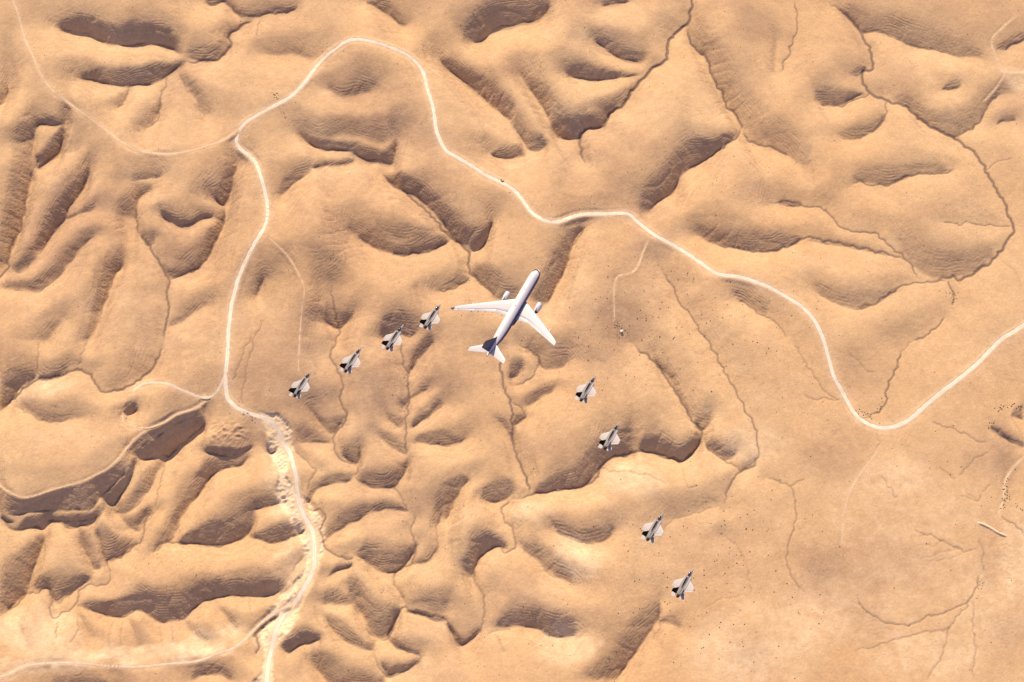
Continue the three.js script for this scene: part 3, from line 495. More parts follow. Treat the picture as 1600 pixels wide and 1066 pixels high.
// smaller relief and channels
const smoothH = Float32Array.from(H), cut = new Float32Array(NX * NZ), steep = new Float32Array(NX * NZ), wash = new Float32Array(NX * NZ);
for (let j = 1; j < NZ - 1; j++) for (let i = 1; i < NX - 1; i++) {
  const x = X0 + i * STEP, z = Z0 + j * STEP, o = j * NX + i;
  const gx = (smoothH[o + 1] - smoothH[o - 1]) / (2 * STEP), gz = (smoothH[o + NX] - smoothH[o - NX]) / (2 * STEP), sl = Math.hypot(gx, gz);
  steep[o] = sl;
  const s = toSheet(x, smoothH[o], z), k = inside(s[0], s[1]);
  cut[o] = k * sample(notch, s[0], s[1]);
  const r = Math.abs(noise(x / 38 + 2 * noise(x / 90, z / 90, 11), z / 38, 12));      // shallow rills
  let d = -cut[o] * (0.55 + 0.45 * relief(s[0], s[1])) + 3.0 * fbm(x / 170, z / 170, 3, 19) + 0.8 * fbm(x / 70, z / 70, 3, 20) + 0.4 * fbm(x / 14, z / 14, 3, 21) * (0.25 + 2.2 * sl) - 0.8 * (1 - smooth(0, 0.16, r)) * Math.min(1, 0.08 + 1.7 * sl * sl);
  const bd = k > 0.5 ? sample(bed, s[0] + 0.4 * warpX[o], s[1] + 0.4 * warpY[o]) : 0; wash[o] = bd;
  const crumble = Math.max(Math.exp(-((((s[0] - 355) / 34) ** 2 + ((s[1] - 675) / 22) ** 2) ** 2)), bd);
  if (crumble > 0.02) d += crumble * (3.8 * (Math.abs(noise(x / 6.5, z / 6.5, 30)) - 0.2) + 1.6 * noise(x / 3.2, z / 3.2, 31) + 2 * fbm(x / 22, z / 22, 2, 32)) - 3.2 * bd;
  H[o] += d;
  if (k < 1) H[o] += (1 - k) * (46 * (1 - Math.abs(fbm(x / 260, z / 260, 4, 40)) * 2.6) - 25);
}

// tracks: level the ground across them
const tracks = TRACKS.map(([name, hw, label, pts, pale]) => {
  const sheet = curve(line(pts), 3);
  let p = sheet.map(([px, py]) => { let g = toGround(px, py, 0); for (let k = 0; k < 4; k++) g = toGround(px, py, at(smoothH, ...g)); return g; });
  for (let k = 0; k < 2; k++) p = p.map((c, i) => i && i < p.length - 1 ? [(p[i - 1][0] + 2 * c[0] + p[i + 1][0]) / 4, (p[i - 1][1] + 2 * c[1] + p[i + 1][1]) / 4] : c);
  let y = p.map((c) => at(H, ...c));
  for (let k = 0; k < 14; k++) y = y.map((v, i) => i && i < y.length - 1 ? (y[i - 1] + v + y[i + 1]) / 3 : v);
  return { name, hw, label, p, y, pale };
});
const dust = new Float32Array(NX * NZ);
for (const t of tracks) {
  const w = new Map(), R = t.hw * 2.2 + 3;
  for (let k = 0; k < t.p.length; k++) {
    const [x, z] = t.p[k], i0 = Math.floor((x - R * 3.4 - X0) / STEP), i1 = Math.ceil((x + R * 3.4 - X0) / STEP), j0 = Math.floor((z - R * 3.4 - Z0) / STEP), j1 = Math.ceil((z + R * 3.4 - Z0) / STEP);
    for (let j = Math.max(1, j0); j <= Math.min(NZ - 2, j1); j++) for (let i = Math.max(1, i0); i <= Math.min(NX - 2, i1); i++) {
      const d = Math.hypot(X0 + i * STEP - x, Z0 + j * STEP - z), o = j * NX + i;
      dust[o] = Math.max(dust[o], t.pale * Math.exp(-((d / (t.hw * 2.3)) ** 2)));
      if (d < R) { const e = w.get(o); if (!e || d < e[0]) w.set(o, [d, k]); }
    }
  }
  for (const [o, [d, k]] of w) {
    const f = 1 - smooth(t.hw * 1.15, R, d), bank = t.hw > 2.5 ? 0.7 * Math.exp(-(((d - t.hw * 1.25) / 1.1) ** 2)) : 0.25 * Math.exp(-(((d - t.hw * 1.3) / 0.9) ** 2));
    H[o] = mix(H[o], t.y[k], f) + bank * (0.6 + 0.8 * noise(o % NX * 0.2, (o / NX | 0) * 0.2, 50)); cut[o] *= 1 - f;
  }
}

// one sheet of ground: fine under the photographed hills, coarser out to the horizon
const XA = -1050, XB = 1050, ZA = -840, ZB = 700, CELL = 70;
const far = (x, z) => 30 * fbm(x / 420, z / 420, 4, 60) + smooth(2500, 12000, Math.hypot(x, z)) * 120 * fbm(x / 3000, z / 3000, 3, 61);
{
  const nx = Math.round((XB - XA) / STEP) + 1, nz = Math.round((ZB - ZA) / STEP) + 1, sx = (XB - XA) / (nx - 1), sz = (ZB - ZA) / (nz - 1);
  const pos = [], col = [], uv = [];
  const P = new Float32Array(nx * nz * 3), C = new Float32Array(nx * nz * 3), U = new Float32Array(nx * nz * 2), I = new Uint32Array((nx - 1) * (nz - 1) * 6);
  const coarse = (x, z) => { const u = x / CELL, v = z / CELL, i = Math.floor(u), j = Math.floor(v), a = u - i, b = v - j, g = (p, q) => far(p * CELL, q * CELL); return (g(i, j) * (1 - a) + g(i + 1, j) * a) * (1 - b) + (g(i, j + 1) * (1 - a) + g(i + 1, j + 1) * a) * b; };
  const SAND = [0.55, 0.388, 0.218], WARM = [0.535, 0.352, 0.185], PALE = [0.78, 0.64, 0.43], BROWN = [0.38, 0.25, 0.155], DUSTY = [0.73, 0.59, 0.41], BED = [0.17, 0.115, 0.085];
  function soil(x, z, h, sl, cutD, dst, bd, out) {
    const s = toSheet(x, h, z);
    let pale = 0.25 * fbm(x / 240, z / 240, 4, 70) + 0.18 * fbm(x / 30, z / 30, 4, 71), brown = 0.5 * smooth(0.02, 0.4, fbm(x / 160 + 5, z / 160, 5, 72));
    for (const [k, cx, cy, rx, ry, turn] of SOILS) {
      if (Math.abs(s[0] - cx) > 2.4 * Math.max(rx, ry) || Math.abs(s[1] - cy) > 2.4 * Math.max(rx, ry)) continue;
      const c = Math.cos(turn * Math.PI / 180), n = Math.sin(turn * Math.PI / 180), dx = s[0] - cx + 26 * fbm(x / 40, z / 40, 4, 73), dy = s[1] - cy + 26 * fbm(x / 40, z / 40, 4, 74);
      const r = Math.hypot((dx * c + dy * n) / rx, (-dx * n + dy * c) / ry), v = Math.abs(k) * (1 - smooth(0.55, 1.25, r)) * 0.85 * (0.75 + 1.1 * fbm(x / 13, z / 13, 4, 75));
      if (k > 0) pale += v; else brown += v;
    }
    pale += bd * (0.62 + 0.7 * fbm(x / 9, z / 9, 3, 84)); brown *= 1 - bd;
    const bands = smooth(0.2, 0.5, sl) * (noise(h / 1.7, x / 260, 88 + z / 400) * 0.13 + noise(h / 0.8, x / 200, 89) * 0.08);
    const w = 0.5 + 0.5 * Math.max(-1, Math.min(1, 2.4 * fbm(x / 330, z / 330, 3, 76)));
    const g = 1 + 0.15 * noise(x / 3.3, z / 3.3, 77) + 0.07 * noise(x / 8, z / 8, 78) + 0.10 * fbm(x / 40, z / 40, 4, 85);
    pale = Math.min(1, Math.max(0, pale)); brown = Math.min(0.75, Math.max(0, brown + 0.25 * smooth(0.25, 0.75, sl)));
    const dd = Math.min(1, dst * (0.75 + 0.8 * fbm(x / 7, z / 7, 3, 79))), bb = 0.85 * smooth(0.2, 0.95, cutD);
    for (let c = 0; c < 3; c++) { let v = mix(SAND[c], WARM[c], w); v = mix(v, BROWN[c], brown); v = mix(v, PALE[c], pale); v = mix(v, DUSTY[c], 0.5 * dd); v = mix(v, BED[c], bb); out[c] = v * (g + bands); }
  }
  const rgb = [0, 0, 0];
  for (let j = 0; j < nz; j++) for (let i = 0; i < nx; i++) {
    const x = XA + i * sx, z = ZA + j * sz, k = j * nx + i;
    const e = smooth(0, 70, Math.min(x - XA, XB - x, z - ZA, ZB - z)), h = mix(e < 1 ? coarse(x, z) : 0, at(H, x, z), e);
    P[k * 3] = x; P[k * 3 + 1] = h; P[k * 3 + 2] = z; U[k * 2] = (x - XA) / (XB - XA); U[k * 2 + 1] = (z - ZA) / (ZB - ZA);
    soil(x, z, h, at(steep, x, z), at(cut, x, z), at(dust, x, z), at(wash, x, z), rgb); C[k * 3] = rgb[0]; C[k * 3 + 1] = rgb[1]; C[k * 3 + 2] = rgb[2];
  }
  let q = 0;
  for (let j = 0; j < nz - 1; j++) for (let i = 0; i < nx - 1; i++) { const a = j * nx + i, b = a + 1, c = a + nx, d = c + 1; I[q++] = a; I[q++] = c; I[q++] = b; I[q++] = b; I[q++] = c; I[q++] = d; }
  // rings of coarser ground
  const ring = { p: [], c: [], u: [], i: [] };
  function patch(xa, xb, za, zb, st, hole) {
    const n = Math.round((xb - xa) / st) + 1, m = Math.round((zb - za) / st) + 1, base = ring.p.length / 3;
    for (let j = 0; j < m; j++) for (let i = 0; i < n; i++) {
      const x = xa + i * st, z = za + j * st, h = far(x, z); ring.p.push(x, h, z); ring.u.push((x - XA) / (XB - XA), (z - ZA) / (ZB - ZA));
      soil(x, z, h, 0, 0, 0, 0, rgb); ring.c.push(...rgb);
    }
    for (let j = 0; j < m - 1; j++) for (let i = 0; i < n - 1; i++) {
      const x = xa + i * st, z = za + j * st;
      if (x >= hole[0] - 1 && x + st <= hole[1] + 1 && z >= hole[2] - 1 && z + st <= hole[3] + 1) continue;
      const a = base + j * n + i, b = a + 1, c = a + n, d = c + 1; ring.i.push(a, c, b, b, c, d);
    }
  }
  patch(-4200, 4200, -4200, 4200, CELL, [XA, XB, ZA, ZB]);
  patch(-42000, 42000, -42000, 42000, 1400, [-4200, 4200, -4200, 4200]);
  const n0 = nx * nz, P2 = new Float32Array(P.length + ring.p.length), C2 = new Float32Array(P2.length), U2 = new Float32Array(U.length + ring.u.length), I2 = new Uint32Array(I.length + ring.i.length);
  P2.set(P); P2.set(ring.p, P.length); C2.set(C); C2.set(ring.c, C.length); U2.set(U); U2.set(ring.u, U.length); I2.set(I); I2.set(ring.i.map((v) => v + n0), I.length);
  const g = new THREE.BufferGeometry();
  g.setAttribute('position', new THREE.BufferAttribute(P2, 3)); g.setAttribute('color', new THREE.BufferAttribute(C2, 3)); g.setAttribute('uv', new THREE.BufferAttribute(U2, 2)); g.setIndex(new THREE.BufferAttribute(I2, 1));
  g.computeVertexNormals();
  // fine relief: contour terraces trodden into the steep slopes, pebbles, tiny rills
  const bw = 2048, bh = 1502, bump = new Uint8Array(bw * bh * 4);
  for (let j = 0; j < bh; j++) for (let i = 0; i < bw; i++) {
    const x = XA + (i + 0.5) / bw * (XB - XA), z = ZA + (j + 0.5) / bh * (ZB - ZA), sl = at(steep, x, z), h = at(smoothH, x, z);
    const patchy = smooth(-0.3, 0.3, fbm(x / 60, z / 60, 3, 80)), c = h / (1.9 + 0.5 * noise(x / 170, z / 170, 87)) + 1.5 * fbm(x / 50, z / 50, 3, 81), f = c - Math.floor(c), m = Math.floor(c);
    const step = smooth(0.16, 0.5, sl) * (0.15 + 0.85 * patchy) * smooth(-0.3, 0.3, noise(x / 22, z / 22, 86 + m * 0.77) + 0.4 * noise(x / 7, z / 7, 86.4 + m * 0.77));
    const v = 0.5 - 0.24 * step * Math.exp(-(((f - 0.5) / 0.17) ** 2)) + 0.08 * noise(x / 2.6, z / 2.6, 82) * (0.6 + 1.5 * sl) + 0.12 * fbm(x / 8, z / 8, 2, 83) * (0.5 + 1.5 * sl);
    const b = Math.max(0, Math.min(255, Math.round(v * 255))), o = (j * bw + i) * 4; bump[o] = bump[o + 1] = bump[o + 2] = b; bump[o + 3] = 255;
  }
  const bt = new THREE.DataTexture(bump, bw, bh, THREE.RGBAFormat, THREE.UnsignedByteType); bt.magFilter = THREE.LinearFilter; bt.wrapS = bt.wrapT = THREE.RepeatWrapping; bt.needsUpdate = true;
  // grain: speckle of stones on sand, in a tile of 300 m
  const gw = 1024, grain = new Uint8Array(gw * gw * 4), per = (u, v, n, s) => { const a = u * n, b = v * n, fade = (t) => t; return mix(mix(noise(a, b, s), noise(a - n, b, s), u), mix(noise(a, b - n, s), noise(a - n, b - n, s), u), v); };
  for (let j = 0; j < gw; j++) for (let i = 0; i < gw; i++) {
    const u = i / gw, v = j / gw, t = 0.9 + 0.13 * per(u, v, 170, 90) + 0.06 * per(u, v, 75, 91) + 0.06 * per(u, v, 22, 92) - 0.22 * smooth(0.42, 0.6, per(u, v, 130, 93));
    const o = (j * gw + i) * 4, b = Math.max(0, Math.min(1, t)); grain[o] = b * 255; grain[o + 1] = b * 253; grain[o + 2] = b * 250; grain[o + 3] = 255;
  }
  const gt = new THREE.DataTexture(grain, gw, gw, THREE.RGBAFormat, THREE.UnsignedByteType); gt.magFilter = THREE.LinearFilter; gt.colorSpace = THREE.NoColorSpace; gt.wrapS = gt.wrapT = THREE.RepeatWrapping; gt.repeat.set((XB - XA) / 300, (ZB - ZA) / 300); gt.needsUpdate = true;
  const m = new THREE.MeshStandardMaterial({ vertexColors: true, roughness: 1, metalness: 0, map: gt, bumpMap: bt, bumpScale: 2.0 });
  const ground = new THREE.Mesh(g, m); ground.name = 'ground'; ground.receiveShadow = ground.castShadow = true;
  ground.userData = { label: 'sandy desert hills cut by gullies under the aircraft', category: 'desert', kind: 'structure' };
  scene.add(ground);
}
// ---------------------------------------------------------------- roads and tracks
const roadMat = (pale) => new THREE.MeshStandardMaterial({ vertexColors: true, roughness: 1 });
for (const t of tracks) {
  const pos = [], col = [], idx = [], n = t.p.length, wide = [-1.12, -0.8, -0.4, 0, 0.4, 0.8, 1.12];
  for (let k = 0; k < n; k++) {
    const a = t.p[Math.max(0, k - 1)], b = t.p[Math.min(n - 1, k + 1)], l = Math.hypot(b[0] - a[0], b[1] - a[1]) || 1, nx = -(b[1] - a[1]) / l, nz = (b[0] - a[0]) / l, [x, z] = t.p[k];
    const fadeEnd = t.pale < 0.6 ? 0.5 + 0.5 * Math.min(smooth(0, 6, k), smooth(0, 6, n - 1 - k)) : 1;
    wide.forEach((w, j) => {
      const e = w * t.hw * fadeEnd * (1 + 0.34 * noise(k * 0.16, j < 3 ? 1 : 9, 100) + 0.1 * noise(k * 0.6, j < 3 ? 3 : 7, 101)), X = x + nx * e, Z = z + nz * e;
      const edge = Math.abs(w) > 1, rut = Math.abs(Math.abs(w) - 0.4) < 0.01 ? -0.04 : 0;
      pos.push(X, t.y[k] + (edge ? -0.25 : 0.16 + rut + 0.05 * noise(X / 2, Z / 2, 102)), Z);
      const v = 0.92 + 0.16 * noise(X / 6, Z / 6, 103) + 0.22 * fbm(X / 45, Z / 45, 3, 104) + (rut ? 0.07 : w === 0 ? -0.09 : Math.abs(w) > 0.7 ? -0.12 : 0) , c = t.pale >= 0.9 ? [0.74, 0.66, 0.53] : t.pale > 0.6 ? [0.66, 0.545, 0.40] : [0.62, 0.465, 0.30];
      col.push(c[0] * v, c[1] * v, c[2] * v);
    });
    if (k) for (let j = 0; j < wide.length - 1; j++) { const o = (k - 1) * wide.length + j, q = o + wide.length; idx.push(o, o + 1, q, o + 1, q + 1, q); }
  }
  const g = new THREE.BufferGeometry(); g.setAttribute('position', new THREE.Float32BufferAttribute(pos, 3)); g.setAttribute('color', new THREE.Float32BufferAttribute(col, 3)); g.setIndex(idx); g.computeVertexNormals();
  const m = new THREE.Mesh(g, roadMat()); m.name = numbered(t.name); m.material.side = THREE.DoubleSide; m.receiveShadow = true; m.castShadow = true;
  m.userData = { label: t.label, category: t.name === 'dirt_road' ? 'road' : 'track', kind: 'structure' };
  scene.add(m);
}

// ---------------------------------------------------------------- things on the ground
const landAt = (px, py) => { let g = toGround(px, py, 0); for (let k = 0; k < 5; k++) g = toGround(px, py, at(H, ...g)); return [g[0], at(H, ...g), g[1]]; };
{ // scattered low scrub, beyond counting
  const bush = new THREE.IcosahedronGeometry(1, 1), p = bush.attributes.position;
  for (let i = 0; i < p.count; i++) { const x = p.getX(i), y = p.getY(i), z = p.getZ(i), r = 1 + 0.45 * noise(x * 2.1 + 3, y * 2.1, z * 0.4); p.setXYZ(i, x * r, Math.max(-0.25, y * 0.75 * r), z * r); }
  bush.computeVertexNormals();
  const spots = [];
  const dens = (x, z) => smooth(-0.3, 0.45, fbm(x / 120, z / 120, 3, 110));
  while (spots.length < 3000) {
    const x = XA + 40 + rnd() * (XB - XA - 80), z = ZA + 40 + rnd() * (ZB - ZA - 80);
    if (at(dust, x, z) > 0.55 || rnd() > 0.25 + 0.75 * dens(x, z)) continue;
    spots.push([x, z, 0.3 + 0.6 * rnd() ** 2.2]);
  }
  for (let k = 0; k < 150; k++) { const l = landAt(1130 + 190 * (rnd() + rnd() - 1), 890 + 170 * (rnd() + rnd() - 1)); spots.push([l[0], l[2], 0.45 + 0.6 * rnd()]); }
  for (let k = 0; k < 140; k++) { const l = landAt(1040 + 260 * (rnd() + rnd() - 1), 500 + 130 * (rnd() + rnd() - 1)); if (at(dust, l[0], l[2]) < 0.4) spots.push([l[0], l[2], 0.45 + 0.7 * rnd()]); }
  for (const [pts, n, s] of [['340,150 1362,100 1364,78', 0, 1], ['1360,652 1345,645 1338,640', 26, 1.1], ['1370,645 1380,632 1384,612', 14, 1.0], ['1487,455 1492,470', 12, 1], ['1565,800 1570,770 1572,752', 40, 1.1], ['1568,765 1585,785 1600,800', 16, 1.1], ['1540,900 1528,925 1522,940', 18, .9], ['962,505 966,512 975,514', 16, 1.1], ['425,143 430,150 437,150', 24, 1.0], ['436,168 440,175 445,185', 16, .9], ['1482,455 1480,462', 6, 1], ['230,672 195,655 190,640', 20, .9], ['380,645 400,660', 16, 1], ['1558,640 1585,632 1600,640', 30, 1.1], ['1550,660 1548,668', 14, 1], ['90,590 100,586', 4, 1]]) {
    const c = curve(line(pts), 2); for (let i = 0; i < n; i++) { const q = c[Math.floor(rnd() * c.length)], l = landAt(q[0] + (rnd() - 0.5) * 9, q[1] + (rnd() - 0.5) * 9); spots.push([l[0], l[2], s * 0.7 * (0.6 + 0.8 * rnd())]); }
  }
  const mesh = new THREE.InstancedMesh(bush, new THREE.MeshStandardMaterial({ color: new THREE.Color().setRGB(0.10, 0.072, 0.046), roughness: 1 }), spots.length), M = new THREE.Matrix4(), Q = new THREE.Quaternion(), Y = new THREE.Vector3(0, 1, 0);
  spots.forEach(([x, z, s], i) => { M.compose(new THREE.Vector3(x, at(H, x, z) - 0.05, z), Q.setFromAxisAngle(Y, rnd() * 6.3), new THREE.Vector3(s, s * (0.8 + 0.3 * rnd()), s)); mesh.setMatrixAt(i, M); const v = 0.6 + 0.9 * rnd(); mesh.setColorAt(i, new THREE.Color().setRGB(v, v, v * 0.95)); });
  mesh.name = 'desert_scrub'; mesh.castShadow = mesh.receiveShadow = true;
  mesh.userData = { label: 'dark low scrub dotted thinly over the sandy hills', category: 'scrub', kind: 'stuff' };
  scene.add(mesh);
}
const std = (r, g, b, rough = 0.6, metal = 0) => new THREE.MeshStandardMaterial({ color: new THREE.Color().setRGB(r, g, b), roughness: rough, metalness: metal });
const part = (name, geo, mat, parent) => { const m = new THREE.Mesh(geo, mat); m.name = name; m.castShadow = m.receiveShadow = true; parent.add(m); return m; };
function thing(name, label, category, p, group) {
  const o = new THREE.Group(); o.name = numbered(name); o.position.set(...p); o.userData = { label, category }; if (group) o.userData.group = group; scene.add(o); return o;
}
{ // small white shed and its scrub south of the pale road
  const white = std(0.78, 0.74, 0.68, 0.8), dark = std(0.12, 0.1, 0.09, 0.8);
  const hut = thing('shed', 'tiny white flat-roofed shed among scrub right of the tanker', 'shed', landAt(971, 518));
  const walls = new THREE.Shape([new THREE.Vector2(-1.8, -1.3), new THREE.Vector2(1.8, -1.3), new THREE.Vector2(1.8, 1.3), new THREE.Vector2(-1.8, 1.3)]);
  walls.holes.push(new THREE.Path([new THREE.Vector2(-1.6, -1.1), new THREE.Vector2(-1.6, 1.1), new THREE.Vector2(1.6, 1.1), new THREE.Vector2(1.6, -1.1)]));
  part('wall', new THREE.ExtrudeGeometry(walls, { depth: 2.6, bevelEnabled: false }).rotateX(-Math.PI / 2).translate(0, -0.3, 0), white, hut);
  part('roof', new THREE.BoxGeometry(4.2, 0.18, 3.2).translate(0, 2.4, 0), white, hut);
  const door = part('door', new THREE.BoxGeometry(0.9, 1.9, 0.06).translate(0.4, 0.7, 1.34), dark, hut);
  part('handle', new THREE.SphereGeometry(0.06, 8, 6).translate(0.72, 0.7, 1.4), white, door);
  hut.rotation.y = 0.5;
  // a stone ring with a pale tank beside the road bend
  const ring = thing('stone_ring', 'small ring of dark stones beside the pale road', 'stone ring', landAt(785, 282));
  const stones = []; for (let i = 0; i < 20; i++) { const a = i / 20 * Math.PI * 2 * 0.86, s = new THREE.DodecahedronGeometry(0.42 + 0.25 * rnd(), 0); s.translate(Math.cos(a) * 2.6, 0.3, Math.sin(a) * 2.6); stones.push(s); }
  for (const s of stones) part('stone', s, std(0.16, 0.125, 0.1, 1), ring);
  const tank = thing('water_tank', 'little white round water tank inside the stone ring', 'tank', landAt(785, 282));
  part('tank_body', new THREE.LatheGeometry([[0, 0], [1.1, 0], [1.15, 0.1], [1.15, 1.3], [1.0, 1.5], [0.3, 1.7], [0, 1.7]].map(([a, b]) => new THREE.Vector2(a, b)), 20), white, tank);
  part('lid', new THREE.CylinderGeometry(0.3, 0.33, 0.14, 14).translate(0, 1.74, 0), dark, tank);
}
{ // earth dam across the wash at the lower right
  const c = curve(line('1527,816 1545,824 1560,833 1574,839'), 2).map(([x, y]) => landAt(x, y)), pos = [], idx = [], prof = [[-3.4, -0.8], [-1.0, 1.7], [1.0, 1.7], [3.4, -0.8]];
  c.forEach(([x, y, z], k) => {
    const a = c[Math.max(0, k - 1)], b = c[Math.min(c.length - 1, k + 1)], l = Math.hypot(b[0] - a[0], b[2] - a[2]), nx = -(b[2] - a[2]) / l, nz = (b[0] - a[0]) / l, e = Math.min(1, k / 3, (c.length - 1 - k) / 3);
    prof.forEach(([w, h]) => pos.push(x + nx * w + 0.3 * noise(x, z, 3), y + (h > 0 ? h * e : h), z + nz * w));
    if (k) for (let j = 0; j < 3; j++) { const o = (k - 1) * 4 + j, q = o + 4; idx.push(o, o + 1, q, o + 1, q + 1, q); }
  });
  const g = new THREE.BufferGeometry(); g.setAttribute('position', new THREE.Float32BufferAttribute(pos, 3)); g.setIndex(idx); g.computeVertexNormals();
  const m = new THREE.Mesh(g, std(0.6, 0.47, 0.3, 1)); m.material.side = THREE.DoubleSide; m.name = 'earth_dam'; m.castShadow = m.receiveShadow = true; m.userData = { label: 'short straight earth dam across the wash at the lower right', category: 'dam', kind: 'structure' }; scene.add(m);
}
// ---------------------------------------------------------------- aircraft: nose towards -z, right wing +x, up +y
function loft(rings, cap = true) {                                  // rings of equal length -> closed skin
  const n = rings[0].length, pos = rings.flat(2), idx = [];
  for (let r = 0; r < rings.length - 1; r++) for (let i = 0; i < n; i++) { const a = r * n + i, b = r * n + (i + 1) % n, c = a + n, d = b + n; idx.push(a, b, c, b, d, c); }
  if (cap) for (const r of [0, rings.length - 1]) { const ring = rings[r], k = pos.length / 3; let m = [0, 0, 0]; for (const q of ring) for (let c = 0; c < 3; c++) m[c] += q[c] / n; pos.push(...m); for (let i = 0; i < n; i++) { const a = r * n + i, b = r * n + (i + 1) % n; r ? idx.push(a, b, k) : idx.push(b, a, k); } }
  const g = new THREE.BufferGeometry(); g.setAttribute('position', new THREE.Float32BufferAttribute(pos, 3)); g.setIndex(idx); g.computeVertexNormals(); return g;
}
// body sections [z, half width, top, bottom, sharpness of the side edge (1 round, below 1 chined), half angle range]
function body(secs, n = 28, from = 0, to = Math.PI * 2) {
  return loft(secs.map(([z, w, t, b, e = 1, x0 = 0]) => {
    const mid = (t + b) / 2, h = (t - b) / 2, ring = [];
    for (let i = 0; i < n; i++) { const a = from + (to - from) * i / (Math.abs(to - from) > 6.2 ? n : n - 1), c = Math.cos(a), s = Math.sin(a); ring.push([x0 + w * Math.sign(c) * Math.abs(c) ** (1 / Math.max(0.4, e)) , mid + h * Math.sign(s) * Math.abs(s) ** (1 / Math.max(0.4, e)), z]); }
    return ring;
  }));
}
// wing-like panel through sections [x, y, z of the leading edge, chord, thickness], side = +1 right, -1 left; up: direction across the panel
function panel(secs, side = 1, up = [0, 1, 0], u0 = 0, u1 = 1) {    // u0..u1: the share of the chord that this piece takes
  const U = [0, 0.03, 0.12, 0.35, 0.65, 1], TOP = [0, 0.6, 0.9, 1, 0.65, 0.08], LOW = [0, -0.45, -0.7, -0.75, -0.5, -0.08];
  const look = (t, u) => { let k = 0; while (k < 4 && U[k + 1] < u) k++; return mix(t[k], t[k + 1], (u - U[k]) / (U[k + 1] - U[k])); };
  const us = [u0, ...U.filter((u) => u > u0 + 0.005 && u < u1 - 0.005), u1], prof = [...us.map((u) => [u, look(TOP, u)]), ...us.slice(u0 > 0 ? 0 : 1).reverse().map((u) => [u, look(LOW, u)])];
  const rings = secs.map(([x, y, z, c, t]) => prof.map(([u, v]) => [side * (x + up[0] * v * t / 2), y + up[1] * v * t / 2, z + u * c]));
  if (side > 0) rings.forEach((r) => r.reverse());
  return loft(rings);
}
const darkGlass = new THREE.MeshPhysicalMaterial({ color: new THREE.Color().setRGB(0.02, 0.022, 0.028), roughness: 0.12, clearcoat: 1, clearcoatRoughness: 0.05 });

